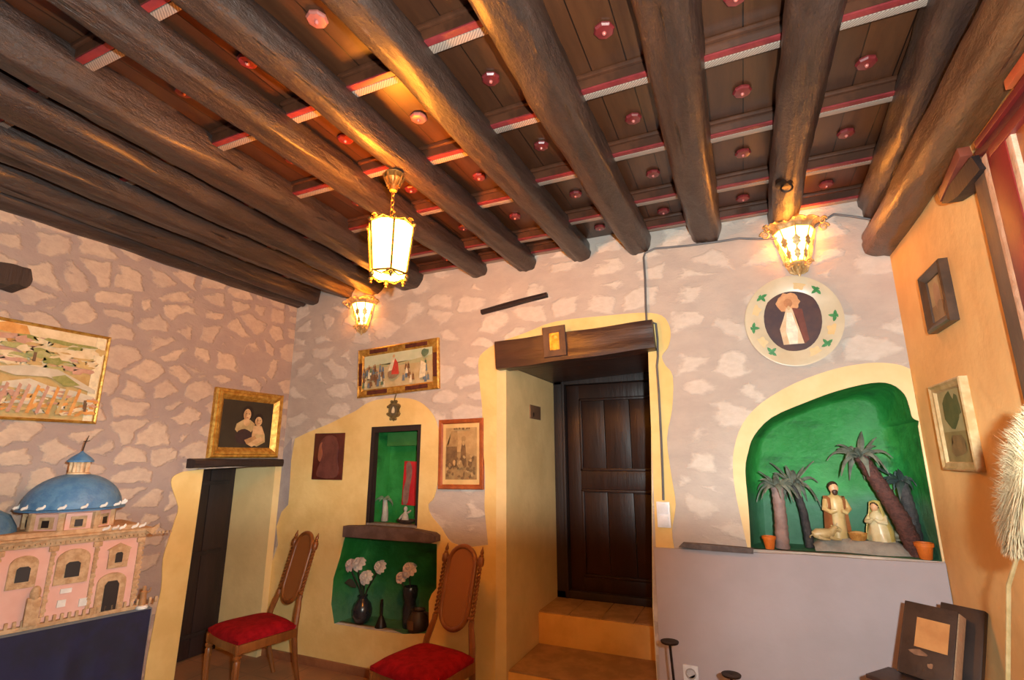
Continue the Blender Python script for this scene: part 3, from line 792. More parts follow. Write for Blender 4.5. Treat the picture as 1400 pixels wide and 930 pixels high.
random.seed(5)
for k in range(64):
    x = random.choice((random.uniform(.02, .30), random.uniform(.02, .32), random.uniform(.60, .97))); y = random.uniform(.02, .48)
    c1 = random.choice((grn, blu, brn, wht, brn, blu)); hh2 = random.uniform(.13, .22)
    sh.append(([(x-.018, y), (x+.021, y), (x+.013, y+hh2), (x-.010, y+hh2)], c1)); sh.append((blob(x, y+hh2+.025, .010, .028, 8), skin2))
sh += [(blob(.50, .33, .085, .13, 14, .1), pm('donkey', (150,122,92))), ([(.47, .32), (.58, .30), (.565, .62), (.52, .78), (.485, .66)], rd), ([(.42, .42), (.48, .44), (.52, .76), (.485, .80)], wht), (blob(.505, .84, .018, .05, 9), skin), ([(.86, .10), (.95, .14), (.96, .5), (.89, .6)], wht), (blob(.955, .80, .05, .12, 10, .3), grn)]
paint('canvas', P3, sand, sh, .70, .295, -.012)

# brown-framed engraving
P4 = picture('framed_engraving', 'sepia engraving in an orange-brown wooden frame beside the door recess', ((-2.1755-1.789)/2, 0, 1.645), 0, math.radians(.8), .392, .528, [(0, 0), (0, .020), (.006, .026), (.026, .022), (.036, .012), (.036, 0)], mat('orange_wood_frame', (176,92,44), (148,72,34), 14, .4, coat=.3))
pap, sep1, sep2, sep3 = pm('paper', (226,190,128), (216,176,112), 8), pm('sepia_dark', (108,80,50), (132,100,62), 26), pm('sepia_mid', (150,116,72), (172,138,88), 22), pm('sepia_light', (196,160,106), (180,144,92), 16)
sh = [(rect(.08, .08, .93, .93), sep3), ([(.08, .08), (.93, .08), (.93, .45), (.62, .52), (.08, .55)], sep2), (rect(.10, .28, .40, .62), sep1), ([(.10, .62), (.16, .66), (.24, .88), (.40, .88), (.42, .62)], sep2), ([(.50, .30), (.66, .30), (.63, .60), (.60, .72), (.54, .72), (.50, .55)], sep1), (blob(.575, .74, .06, .055), sep2), (blob(.575, .67, .035, .04), sep3)]
random.seed(3)
for k in range(46): sh.append((blob(random.uniform(.12, .9), random.uniform(.1, .46), random.uniform(.02, .05), random.uniform(.02, .05), 8, .4), random.choice((sep1, sep2, sep3, sep1))))
for x in (.36, .42, .50, .60, .70, .76): sh.append((blob(x, .91, .03, .015, 8, .4), sep1))
paint('print', P4, pap, sh, .322, .458, -.010)

# dark red panel
P5 = thing('dark_red_plaque', 'dark red wooden plaque with a veiled profile head, beside the tall niche', 'picture', (-3.298, 0, 1.628))
m = MB(); m.box((0, -.010, 0), (.335, .020, .395), bev=.004); m.build('board', mat('oxblood_board', (92,36,26), (74,26,22), 10, .4, coat=.3), P5)
m = MB(); rel = mat('oxblood_relief', (116,66,58), (96,50,46), 10, .4, coat=.3)
m.prism(smoothpoly([(-.10, -.17), (-.08, -.06), (-.06, .0), (-.095, .03), (-.105, .09), (-.06, .155), (.01, .178), (.085, .155), (.115, .08), (.11, -.02), (.12, -.17)], 4), -.028, -.018, bev=.003)
m.build('veil_relief', rel, P5)
m = MB(); m.prism(smoothpoly([(-.095, .055), (-.085, .10), (-.066, .12), (-.070, .08), (-.056, .02), (-.066, -.03), (-.082, -.045), (-.098, -.01)], 4), -.034, -.026, bev=.002)
m.build('face_relief', mat('copper_relief', (168,104,78), None, 10, .4, .2), P5)

# small frames on the cream wall
pts = [at(*q, 0, XR) for q in ((1265,378),(1296,355),(1283,453),(1313,440))]
c = sum(pts, Vector())/4
P6 = picture('small_dark_picture', 'small faded picture in a dark wooden frame, upper one on the cream side wall', (XR, c.y, c.z), -PI/2, 0, .285, .285, [(0, 0), (0, .034), (.008, .040), (.020, .036), (.042, .022), (.042, 0)], mat('walnut_frame', (78,52,36), (58,38,26), 12, .45, coat=.2))
sh = [(rect(.0, .0, 1, .38), pm('faded_brown', (148,122,88), (132,106,76), 12)), (blob(.45, .55, .22, .30, 12, .15), pm('faded_pink', (172,138,108), (158,122,92), 10)), (blob(.55, .30, .2, .16, 12, .2), MATS['paint_faded_brown'])]
paint('print', P6, pm('faded_buff', (176,154,116), (160,138,102), 8), sh, .205, .205, -.014)
pts = [at(*q, 0, XR) for q in ((1276,533),(1318,512),(1305,643),(1353,645))]
c = sum(pts, Vector())/4
P7 = picture('cream_framed_picture', 'olive picture in a cream and gilt frame, lower one on the cream side wall', (XR, c.y, c.z), -PI/2, 0, .40, .40, [(0, 0), (0, .030), (.008, .034), (.018, .026), (.032, .024), (.038, .014), (.038, 0)], mat('cream_gilt_frame', (206,178,132), (184,150,100), 16, .45, .15))
sh = [(rect(0, 0, 1, .42), pm('field', (150,132,84), (132,116,72), 10)), (blob(.42, .72, .26, .24, 14, .2), pm('foliage', (92,94,52), (76,82,44), 16)), (blob(.66, .74, .16, .16, 12, .25), MATS['paint_foliage']), (blob(.5, .22, .3, .14, 12, .25), pm('earth', (138,110,70), (120,94,58), 12))]
paint('print', P7, pm('hazy_sky', (170,160,118), (156,146,102), 8), sh, .328, .328, -.012)

# round painted plate
PL = thing('painted_plate', 'large round cream plate painted with green leaves around a dark oval', 'plate', (.355, 0, 2.438))
RX = Matrix.Rotation(PI/2, 3, 'X')
m = MB(); m.lathe([(.10, .0), (.16, .001), (.255, .026), (.268, .032), (.270, .037), (.262, .038), (.185, .020), (.17, .016), (.0, .015)], seg=56, rot=RX, sy=1.06)
m.build('dish', mat('cream_glaze', (216,202,172), (206,190,158), 6, .3, coat=.4), PL)
m = MB(); oval = [(.158*math.cos(a), .205*math.sin(a)) for a in [2*PI*k/36 for k in range(36)]]
m.prism([(x, z+.012) for x, z in oval], -.0185, -.014); m.build('oval_ground', pm('night_brown', (66,46,52), (84,56,52), 9), PL)
fig = [(blob(.45, .80, .24, .17, 20, .10), pm('halo', (222,166,116), (206,146,98), 18)), (blob(.45, .79, .09, .08, 12), pm('crown', (190,128,84))), ([(.40, .70), (.50, .70), (.66, .40), (.70, .06), (.26, .06), (.22, .34), (.32, .52)], pm('gown', (232,206,170), (214,180,138), 12)), ([(.40, .62), (.50, .62), (.58, .30), (.54, .06), (.38, .06), (.34, .30)], pm('gown_white', (246,234,210))), ([(.52, .70), (.72, .66), (.78, .12), (.68, .05), (.60, .44)], pm('cloak', (126,66,50), (104,52,40), 10)), (blob(.45, .70, .03, .04, 10), skin)]
paint('oval_picture', PL, MATS['paint_night_brown'], fig, .27, .36, -.0185, False).location = (0, 0, .012)
lf = mat('leaf_green_paint', (70,150,84), (50,124,66), 30, .4); fl = mat('pale_petal_paint', (222,190,130), (228,200,150), 12, .4)
def on_rim(a, r): return Vector((r*math.cos(a), -.0265-(r-.215)*.36, r*1.06*math.sin(a)))
DISH = PL.children[0]
for a0 in (.85, 2.35, 3.25, 4.05, -.75, .02):
    m = MB(); r0 = .225; base = a0
    for j in range(4):
        th = base+j*1.45; off = Vector((math.cos(th)*.017, 0, math.sin(th)*.017)); c = on_rim(a0, r0)+off; L2, W2 = .021, .011
        ux, uz = Vector((math.cos(th), 0, math.sin(th))), Vector((-math.sin(th), 0, math.cos(th)))
        vs = [m.b.verts.new(c+ux*p*L2+uz*q*W2+Vector((0, -.003-.0004*j, 0))) for p, q in ((-1, 0), (-.3, .9), (.4, .7), (1, 0), (.4, -.7), (-.3, -.9))]
        m.b.faces.new(vs)
    m.build('painted_sprig', lf, DISH, smooth=False)
for a0 in (-.35, 2.75, 3.7, -1.1, 1.3):
    m = MB(); c = on_rim(a0, .22)
    vs = [m.b.verts.new(c+Vector((.034*math.cos(t)*(1+.2*math.cos(5*t)), -.0022, .034*math.sin(t)*(1+.2*math.cos(5*t))))) for t in [2*PI*k/20 for k in range(20)]]
    m.b.faces.new(vs); m.build('painted_flower', fl, DISH, smooth=False)

# ------------------------------------------------------------------ small wall fittings
m = MB(); path = [(p.x, -.018, p.z) for p in (at(x, y, 1, -.018) for x, y in ((1204,300),(1190,300),(1165,296),(1140,293),(1110,312),(1060,326),(1040,327),(1010,326),(985,330),(940,336),(895,340),(882,346),(880,352),(882,380),(883,420),(884,440)))]
# the cord runs in front of the lintel's end and down the jamb to the switch
path += [(-.50, -.022, 2.525), (-.466, -.018, 2.51), (-.462, -.018, 2.40), (-.468, -.018, 2.28)] + [(p.x, -.018, p.z) for p in (at(x, y, 1, -.018) for x, y in ((898,500),(901,540),(904,600),(906,650),(907,684)))]
m.tube(path, .0075, 8); cb = m.build('electric_cable', CABLE, None)
tag(cb, 'grey electric cable running under the ceiling and down past the door to the switch', 'cable')
SW = thing('light_switch', 'white double light switch on the yellow plaster right of the main door', 'switch', (-.4975, -.008, 1.262))
m = MB(); m.box((0, -.008, 0), (.082, .016, .155), bev=.004); SWP = m.build('switch_plate', WHITE, SW)
for z in (.036, -.036):
    m = MB(); m.box((0, -.018, z), (.055, .012, .058), Matrix.Rotation(.09, 3, 'X'), bev=.003); m.build('rocker', WHITE, SWP)
OU = thing('wall_socket', 'white wall socket on the lilac grey dado', 'socket', (-.40, -.022, .382))
m = MB(); m.box((0, -.006, 0), (.085, .012, .085), bev=.003); OUP = m.build('socket_plate', WHITE, OU)
m = MB(); m.lathe([(.024, .012), (.030, .0125), (.030, .016), (.024, .016), (.022, .004), (.0, .004)], seg=24, rot=RX); m.build('socket_well', mat('socket_grey', (176,170,168), None, 8, .4), OUP)
for x in (-.0095, .0095): m = MB(); m.lathe([(.0025, .003), (.0025, .0065), (.0, .0065)], (x, 0, 0), 10, rot=RX); m.build('socket_hole', mat('socket_dark', (30,28,28), None, 8, .5), OUP)

st_a, st_b = at(658, 427, 1, -.02), at(748, 403, 1, -.02)
ws = noisy_beam('wooden_strip', DARKW, (st_b-st_a).length, .045, .032, .010, 21.0)
ws.location = (st_a+st_b)/2; ws.location.y = -.012; ws.rotation_euler = (0, -math.atan2(st_b.z-st_a.z, st_b.x-st_a.x), 0)
tag(ws, 'rough thin wooden strip set slanting in the wall above the engraving', 'wooden strip')
sb = noisy_beam('beam_stub', DARKW, .20, .16, .115, .02, 31.0)
sb.location = (XL+.102, -2.17, 2.62); tag(sb, 'sawn-off dark beam end sticking out of the stone side wall above the landscape', 'beam stub')

IC = thing('gold_icon', 'small gold relief icon in a flat wooden frame on the door lintel', 'icon', (-1.176, -.088, 2.436), rot=(0, -math.radians(2.6), 0))
frame(IC, .172, .225, [(0, 0), (0, .014), (.004, .017), (.046, .015), (.050, .010), (.050, 0)], mat('icon_wood', (92,66,54), (76,54,44), 10, .5))
m = MB(); m.box((0, -.006, 0), (.082, .010, .135)); 
m.lathe([(.018, 0), (.020, .006), (.010, .010), (.0, .011)], (.004, -.010, .030), 14, rot=RX); m.prism(smoothpoly([(-.025, -.06), (.03, -.06), (.026, -.01), (.012, .02), (-.008, .018), (-.022, -.015)], 3), -.018, -.008, bev=.003)
m.build('gold_relief', mat('bright_gold', (236,188,84), (206,150,50), 26, .35, .6, bump=.6), IC)

ME = thing('hanging_medallion', 'small brass pierced medallion hanging under the entry picture', 'medallion', (-2.624, -.010, 2.0))
m = MB(); star = []
for k in range(24):
    a = 2*PI*k/24+PI/2; rr = (.082, .070, .060, .072)[k % 4]*(1.0); star.append((rr*math.cos(a)*.82, rr*math.sin(a)*1.1))
m.prism(star, -.012, 0, bev=.003); m.build('frame', DULLGOLD, ME)
m = MB()
for k in range(8):
    a = 2*PI*k/8+PI/8; m.ball((.062*math.cos(a), -.012, .078*math.sin(a)), .012, 8)
m.build('leaf_border', DULLGOLD, ME)
m = MB(); m.lathe([(.034, .011), (.036, .015), (.028, .016), (.0, .013)], seg=20, rot=RX, sy=1.3); EO = m.build('enamel_oval', mat('dark_enamel', (96,84,62), None, 12, .35), ME)
m = MB(); m.prism(smoothpoly([(-.012, -.022), (.012, -.022), (.012, .004), (.004, .026), (-.004, .026), (-.012, .004)], 3), -.021, -.014); m.build('pale_figure', pm('ivory', (214,200,164)), EO)
m = MB(); m.tube([(0, -.006, .085), (.004, -.006, .11), (.014, -.006, .135)], .005, 7); m.build('hook', DULLGOLD, ME)

LP = thing('lock_plate', 'brown metal plate with a keyhole on the door recess side wall', 'plate', (-1.60, .58, 1.99), rot=(0, 0, PI/2))
m = MB(); m.box((0, -.004, 0), (.24, .008, .115), bev=.002); m.build('plate', mat('brown_plate', (140,110,84), (124,96,74), 14, .5, .3), LP)
m = MB(); m.prism(blob(-.05, -.018, .014, .016), -.010, -.006); m.prism([(-.058, -.04), (-.042, -.04), (-.045, -.015), (-.055, -.015)], -.010, -.006); m.build('keyhole', mat('keyhole_dark', (36,26,22), None, 8, .6), LP)

# ------------------------------------------------------------------ tall niche: frame, ledge, and contents
NF = None
m = MB()
m.prism([(-.252, -.397), (-.249, .396), (.251, .404), (.249, -.388), (.222, -.378), (.222, .362), (-.212, .352), (-.212, -.378)], -.006, .05, bev=.003)
NF = m.build('niche_frame', DARKW, wb, ang=30); NF.location = (-2.606, 0, 1.472); NF['label'] = 'dark wooden frame lining the tall green niche'
m = MB(); m.box((0, .035, -.385), (.49, .085, .03), bev=.004); m.build('sill', mat('grey_sill', (142,132,124), (120,110,104), 10, .7), NF)
m = MB(); m.prism([(-.21, .24), (.22, .245), (.22, .36), (-.21, .35)], .16, .20, bev=.004); m.build('valance', mat('green_board', (66,128,62), (52,112,50), 8, .5), NF)
LG = m = MB(); m.prism([(p[0], p[1]) for p in wall([(471,719),(505,719),(560,723),(592,729),(597,733),(597,741),(590,743),(530,738),(470,734)], -.06)], -.085, -.008, bev=.010)
o = m.build('niche_shelf', mat('brown_stone_shelf', (108,86,80), (88,68,64), 10, .75, bump=.5), None, ang=35); tag(o, 'thick brown stone shelf between the tall niche and the vase niche', 'shelf')

zf = 1.103
bp_ = at(563, 661, 1, .225)
BK = thing('red_card', 'red printed card with a grey figure hanging at the back of the tall niche', 'card', (bp_.x, .232, bp_.z), rot=(0, math.radians(2), 0))
m = MB(); m.box((0, 0, 0), (.185, .008, .36), bev=.002); CV = m.build('card_sheet', mat('red_card', (208,44,50), (188,34,42), 8, .4), BK)
m = MB(); m.prism([(x-.02, z-.2) for x, z in smoothpoly([(-.055, .03), (-.01, .04), (.0, .16), (.015, .30), (-.015, .375), (-.05, .35), (-.04, .24), (-.062, .14)], 3)], -.0065, -.0045); m.build('card_figure', pm('grey_figure', (150,112,98), (126,92,82), 16), CV)

WP = thing('white_palm_figure', 'small whitish palm tree figure standing in the tall niche', 'figurine', (-2.775, .13, zf))
whitewash = mat('white_clay', (188,184,172), (160,158,148), 14, .7, bump=.4)
m = MB(); m.tube([(0, 0, 0), (.004, 0, .06), (.0, 0, .12), (-.004, 0, .18)], [.030, .026, .022, .018], 12); m.build('trunk', whitewash, WP)
def fronds(m, n, L, wd, droop, top, seed, lean=(0, 0), thick=.003, rise=.5):
    rnd = random.Random(seed); top = Vector(top)
    for k in range(n):
        a = 2*PI*k/n+rnd.uniform(-.25, .25); l = L*rnd.uniform(.8, 1.15); d = Vector((math.cos(a), math.sin(a)*.85, 0)); s_ = Vector((-math.sin(a), math.cos(a), 0))
        rz, dz = rise*rnd.uniform(.7, 1.3), droop*rnd.uniform(.75, 1.2); g = []
        for j in range(9):
            t = j/8; ctr = top+d*(l*(1.05*t-.22*t*t))+Vector((lean[0]*t, lean[1]*t, l*(rz*t*1.7-dz*t*t*1.5)))
            ww = wd*(.25+.75*math.sin(PI*min(1, t*1.25+.05)*.8))*(1-t**3)+.0015
            g.append([ctr-s_*ww-Vector((0, 0, ww*.75)), ctr, ctr+s_*ww-Vector((0, 0, ww*.75))])
        m.sheet(g, thick)
m = MB(); fronds(m, 7, .11, .022, .75, (-.004, 0, .175), 3); m.build('fronds', mat('pale_frond', (126,150,124), (100,124,100), 16, .6), WP)
BT = thing('nativity_basket', 'dark oval basket with a small white figure in the tall niche', 'figurine', (-2.52, .075, zf))
m = MB(); m.lathe([(.05, 0), (.075, .010), (.085, .026), (.082, .030), (.07, .018), (.0, .012)], seg=24, sy=.6); m.build('basket', mat('dark_wicker', (76,56,44), (54,40,32), 40, .7, bump=.8), BT)
m = MB(); m.lathe([(.034, .015), (.030, .04), (.020, .075), (.010, .09), (.016, .10), (.017, .115), (.010, .128), (.0, .131)], (-.01, 0, 0), 16, sy=.8)
m.tube([(-.02, 0, .07), (-.045, -.005, .05), (-.060, -.01, .03)], [.012, .010, .008], 8); m.tube([(0, 0, .075), (.03, -.004, .088), (.045, -.006, .10)], [.009, .008, .006], 8)
m.build('white_figure', whitewash, BT)

# ------------------------------------------------------------------ low niche: vases
zn = min(p[1] for p in n2_hole)+.002
glass_dark = mat('dark_vase_glaze', (44,48,56), (34,36,44), 10, .25, coat=.5)
stemm = mat('dark_stem', (42,44,40), (56,60,50), 14, .6); petal = mat('white_petal', (226,222,216), (206,198,194), 20, .6); petalp = mat('pale_pink_petal', (224,206,202), (206,186,182), 20, .6)
def flower(parent, c, r, mt, seed, tilt):
    rnd = random.Random(seed); m = MB(); c = Vector(c); R0 = Euler(tilt).to_matrix()
    for ring, (n, L, o_) in enumerate(((5, .55, .25), (7, .85, .7), (9, 1.0, 1.15))):
        for k in range(n):
            a = 2*PI*k/n+rnd.uniform(-.2, .2); g = []
            for j in range(4):
                t = j/3; row = []
                for i in range(4):
                    s_ = (i/3-.5)*2; rad = L*r*(math.sin(t*o_*1.25)); zz = L*r*(1-.0)*(math.cos(t*o_*1.25)*-1+1)*-.6+L*r*t*(.9-.45*ring)
                    wv = .42*r*math.sin(PI*(.15+.75*t))*s_
                    v = Vector((math.cos(a)*rad-math.sin(a)*wv, math.sin(a)*rad+math.cos(a)*wv, zz+.10*r*abs(s_)))
                    row.append(c+R0 @ v)
                g.append(row)
            m.sheet(g)
    m.ball(c+R0 @ Vector((0, 0, .12*r)), .34*r, 10)
    return m.build('flower', mt, parent)
V1 = thing('flower_vase', 'dark rounded vase with four white artificial flowers in the low niche', 'vase', (-2.925, .10, zn), group='flower vases')
m = MB(); m.lathe([(.038, 0), (.058, .015), (.078, .06), (.080, .10), (.066, .145), (.042, .170), (.034, .185), (.040, .205), (.034, .205), (.028, .185), (.0, .18)], seg=28); m.build('vase_body', glass_dark, V1)
heads = [(-.115, -.045, .440, .058), (-.030, -.055, .455, .062), (.055, -.06, .360, .060), (.165, -.03, .440, .056)]
for i, (x, y, z, r) in enumerate(heads):
    m = MB(); m.tube([(x*.05, 0, .17), (x*.30, y*.2, .26), (x*.85, y*.85, z-.06), (x, y, z-.02)], .0055, 7); m.build('stem', stemm, V1)
    flower(V1, (x, y, z), r, petalp if i == 0 else petal, i+2, (math.radians(48+6*i), 0, random.uniform(-.3, .3)))
m = MB()
for (x, y, z, dx, dz) in ((-.05, -.03, .27, -.10, .03), (.02, -.03, .26, .04, .06)):
    g = []
    for j in range(6):
        t = j/5; w2 = .030*math.sin(PI*(.08+.88*t)); g.append([(x+dx*t, y-.02*t, z+dz*math.sin(t*2.2)-w2), (x+dx*t, y-.03*t, z+dz*math.sin(t*2.2)), (x+dx*t, y-.02*t, z+dz*math.sin(t*2.2)+w2)])
    m.sheet(g, .002)
m.build('leaf', stemm, V1)
V2 = thing('flower_vase', 'tall dark vase with two pinkish white flowers behind the brown jug', 'vase', (-2.50, .145, zn+.0), group='flower vases')
m = MB(); m.lathe([(.045, 0), (.055, .03), (.055, .14), (.045, .19), (.058, .23), (.062, .28), (.055, .30), (.050, .30), (.05, .25), (.0, .24)], seg=26); m.build('vase_body', glass_dark, V2)
for i, (x, y, z, r) in enumerate(((.015, -.06, .445, .062), (-.065, -.05, .375, .048))):
    m = MB(); m.tube([(x*.2, 0, .25), (x*.6, y*.5, z-.09), (x, y, z-.02)], .0055, 7); m.build('stem', stemm, V2)
    flower(V2, (x, y, z), r, petalp, 20+i, (math.radians(52), 0, .1))
m = MB(); m.lathe([(.036, .262), (.040, .268), (.036, .272)], seg=20, sy=1); m.build('pale_rim', mat('pale_rim', (150,140,130), None, 8, .5), V2)
BJ = thing('brown_jug', 'dark brown squat clay jug at the door end of the low niche', 'jug', (-2.365, .065, zn))
m = MB(); m.lathe([(.045, 0), (.070, .02), (.082, .065), (.076, .11), (.056, .14), (.050, .16), (.056, .17), (.050, .17), (.044, .15), (.0, .145)], seg=26); m.build('jug_body', mat('dark_clay', (62,46,36), (48,36,30), 10, .5), BJ)
m = MB(); m.tube([(.05, .0, .155), (.085, .0, .150), (.098, .0, .11), (.078, .0, .06)], .009, 8); m.build('handle', MATS['dark_clay'], BJ)
m = MB(); g = [[( -.082*math.sin(a)*math.cos(0), -.0845*math.cos(a), z) for a in (-.15, .1, .35, .6, .85)] for z in (.045, .08, .105)]; m.sheet(g, .002); m.build('label_patch', mat('brown_patch', (104,72,48), None, 8, .6), BJ)
BE_ = thing('dark_bell', 'slender dark hand bell standing between the two vases', 'bell', (-2.715, .075, zn))
m = MB(); m.lathe([(.046, 0), (.047, .006), (.036, .03), (.024, .060), (.016, .078), (.010, .085)], seg=22); m.build('bell_body', mat('dark_bronze', (52,42,34), (40,32,28), 14, .4, .5), BE_)
m = MB(); m.lathe([(.010, .083), (.012, .10), (.010, .14), (.0125, .165), (.009, .185), (.012, .195), (.0, .205)], seg=16); m.build('bell_handle', MATS['dark_bronze'], BE_)

# ------------------------------------------------------------------ crib scene in the big niche
z3 = 1.087
bark1 = mat('brown_bark', (104,62,54), (76,46,42), 40, .7, bump=1, bscale=70, stretch=(1, 1, 1.6)); bark2 = mat('pinkish_bark', (158,130,122), (138,112,106), 14, .7, bump=.6); bark3 = mat('grey_bark', (78,70,68), (56,50,52), 30, .7, bump=1, bscale=60)
frond = mat('grey_green_frond', (128,130,116), (92,98,86), 18, .55, bump=.3); frondd = mat('dark_frond', (70,84,80), (48,62,60), 18, .55)
def palm(label, base, pts, rads, bark, fm, n, L, wd, droop, seed, rise=.55, lean=(0, 0)):
    o = thing('palm_figure', label, 'palm figure', base, group='model palm trees')
    m = MB(); seg = 14; path = []; rr = []
    P = [Vector(p) for p in pts]
    for i in range(len(P)-1):
        for j in range(seg):
            t = j/seg; path.append(P[i].lerp(P[i+1], t)); r = rads[i]+(rads[i+1]-rads[i])*t
            rr.append(r*(1+.07*math.sin(j*PI/1.5)))
    path.append(P[-1]); rr.append(rads[-1]); m.tube(path, rr, 12); m.build('trunk', bark, o)
    m = MB(); fronds(m, n, L, wd, droop, P[-1]-Vector((0, 0, .01)), seed, lean, .004, rise); fronds(m, max(4, n-3), L*.75, wd*.85, droop*.6, P[-1], seed+50, lean, .004, rise*1.3)
    m.build('fronds', fm, o); return o
palm('pale-trunked model palm behind the small terracotta pot at the end by the switch', (.162, .10, z3), [(0, 0, 0), (.008, 0, .18), (.006, 0, .355)], [.040, .034, .034], bark2, frond, 11, .155, .020, .95, 4)
palm('thin dark model palm between the pale palm and the standing figure', (.315, .20, z3), [(0, 0, 0), (-.012, 0, .20), (-.045, 0, .37)], [.026, .022, .020], bark3, frond, 12, .175, .020, .9, 9)
palm('tall leaning brown model palm over the kneeling woman', (.825, .12, z3), [(0, 0, 0), (-.055, .0, .20), (-.13, 0, .38), (-.20, 0, .535)], [.048, .044, .040, .036], bark1, frond, 12, .185, .021, .85, 12)
palm('dark model palm pressed against the cream wall side of the niche', (.835, .175, z3), [(0, 0, 0), (-.005, 0, .22), (-.02, 0, .40)], [.044, .036, .030], bark3, frondd, 9, .125, .022, .8, 21, lean=(-.05, -.04))
terra = mat('orange_terracotta', (226,120,36), (206,102,26), 10, .6)
def pot(label, loc, s):
    o = thing('terracotta_pot', label, 'pot', loc, group='small orange pots')
    m = MB(); m.lathe([(.022*s, 0), (.024*s, .002), (.033*s, .055*s), (.038*s, .056*s), (.039*s, .072*s), (.034*s, .073*s), (.031*s, .055*s), (.0, .04*s)], seg=24); m.build('pot_body', terra, o)
    m = MB(); m.lathe([(.030*s, .050*s), (.0, .056*s)], seg=18); m.build('soil', mat('pot_soil', (110,66,36), None, 20, .9), o)
pot('small orange pot at the foot of the pale model palm', (.092, .045, z3), 1.0)
pot('larger orange pot at the foot of the leaning model palm', (.835, .030, z3), 1.15)
# rock base
m = MB(); g = []; prof = [(0, 0), (.02, .035), (.05, .062), (.10, .068), (.20, .066), (.26, .060), (.27, 0)]
ro = MB(); rows = []
for i in range(25):
    t = i/24; x = .33+t*.47; row = []
    for (y, z) in prof:
        e = min(1, min(t, 1-t)*9); nz = noise.noise(Vector((x*9, y*9, 2.2)))*.012
        row.append((x, .075+y+.02*math.sin(t*7), z3+max(0, (z+nz)*(.35+.65*e)) if z > 0 else z3))
    rows.append(row)
ro.sheet(rows); bmesh.ops.contextual_create(ro.b, geom=[]) if False else None
rk = ro.build('rock_slab', mat('pale_rock', (168,160,148), (146,138,128), 12, .85, bump=.6), None); tag(rk, 'low pale rock slab under the crib figures', 'rock')
zr = z3+.064
robe, robe2, skinp, hairp = mat('cream_robe', (222,192,132), (206,170,108), 14, .45, coat=.3), mat('brown_cloak', (172,112,68), (150,92,54), 12, .45, coat=.3), mat('figure_skin', (222,172,130), None, 12, .45, coat=.3), mat('figure_hair', (76,48,32), (60,38,26), 12, .5)
def figure_body(path, rads, flat=.8):
    """one continuous draped body"""
    m = MB(); K = 22; rings = []
    for (x, y, z), r in zip(path, rads):
        ring = []
        for k in range(K):
            a = 2*PI*k/K; f = 1+.07*math.cos(a*7+z*30)*(1 if r > .03 else 0)
            ring.append(m.b.verts.new((x+r*f*math.cos(a), y+r*f*flat*math.sin(a), z)))
        rings.append(ring)
    for A, B in zip(rings, rings[1:]):
        for k in range(K): m.b.faces.new((A[k], A[(k+1) % K], B[(k+1) % K], B[k]))
    m.b.faces.new(rings[0][::-1]); m.b.faces.new(rings[-1]); return m
J = thing('standing_figurine', 'standing bearded figurine in cream robe and brown cloak between crib and ox', 'figurine', (.472, .18, zr), rz=.15)
m = figure_body([(0, 0, 0), (0, 0, .03), (0, 0, .10), (0, 0, .17), (0, 0, .215), (0, 0, .235), (0, -.004, .248), (0, -.008, .262), (0, -.010, .285), (0, -.008, .304), (0, -.006, .316), (0, -.004, .322)], [.050, .048, .044, .050, .050, .038, .018, .017, .018, .017, .012, .004])
m.tube([(-.046, 0, .215), (-.062, -.020, .165), (-.040, -.052, .150), (-.012, -.058, .160)], [.018, .018, .014, .010], 9); m.tube([(.046, 0, .215), (.060, -.020, .165), (.036, -.052, .150), (.012, -.058, .160)], [.018, .018, .014, .010], 9)
m.build('body', robe, J)
m = MB(); g = []
for j in range(10):
    t = j/9; row = []
    for i in range(15):
        a = PI*(-.30)+PI*1.60*i/14; rr = .054+.014*t+.004*math.sin(i*1.9); row.append((rr*math.cos(a), .004+rr*.85*math.sin(a), .238-.21*t-(.012 if i in (0, 14) else 0)))
    g.append(row)
m.sheet(g, .004); m.build('cloak', robe2, J)
m = MB(); m.ball((0, -.010, .284), .0262, 12, (1, .95, 1.15)); m.ball((0, -.034, .283), .006, 8); m.build('face', skinp, J)
m = MB(); m.ball((0, -.001, .294), .0275, 12, (1.02, 1, 1.08)); m.ball((0, -.026, .262), .016, 10, (1, .7, 1.2)); m.build('hair', hairp, J)
M_ = thing('kneeling_figurine', 'kneeling veiled woman figurine in pale yellow under the leaning palm', 'figurine', (.668, .15, zr), rz=-.5)
m = figure_body([(0, .012, 0), (0, .012, .03), (0, .010, .07), (0, .004, .105), (0, -.004, .135), (0, -.008, .150), (0, -.014, .160), (0, -.018, .172), (0, -.020, .190), (0, -.018, .206), (0, -.016, .212)], [.062, .060, .052, .044, .040, .030, .017, .018, .023, .016, .004], .95)
m.tube([(-.034, 0, .135), (-.044, -.030, .105), (-.020, -.054, .110), (-.006, -.062, .124)], [.015, .015, .011, .007], 9); m.tube([(.034, 0, .135), (.044, -.030, .105), (.020, -.054, .110), (.006, -.062, .124)], [.015, .015, .011, .007], 9)
m.build('body', mat('ivory_robe', (230,214,170), (214,194,144), 14, .45, coat=.3), M_)
m = MB(); g = []
for j in range(10):
    t = j/9; row = []
    for i in range(15):
        a = PI*(-.15)+PI*1.3*i/14; rr = .027+.040*min(1, t*1.35)**1.3; row.append((rr*math.cos(a), -.012+.022*t+rr*math.sin(a), .214-.208*t+.006*math.sin(a)-.0))
    g.append(row)
m.sheet(g, .004); m.ball((0, -.010, .198), .0285, 12, (1, .9, .9)); m.build('veil', mat('yellow_veil', (226,206,128), (204,180,98), 12, .45, coat=.3), M_)
m = MB(); m.ball((0, -.026, .186), .0205, 12, (.95, .95, 1.15)); m.ball((0, -.046, .185), .0045, 8); m.build('face', skinp, M_)
m = MB(); m.ball((0, -.020, .192), .0225, 12, (1.05, .9, 1.1)); m.build('hair', hairp, M_)
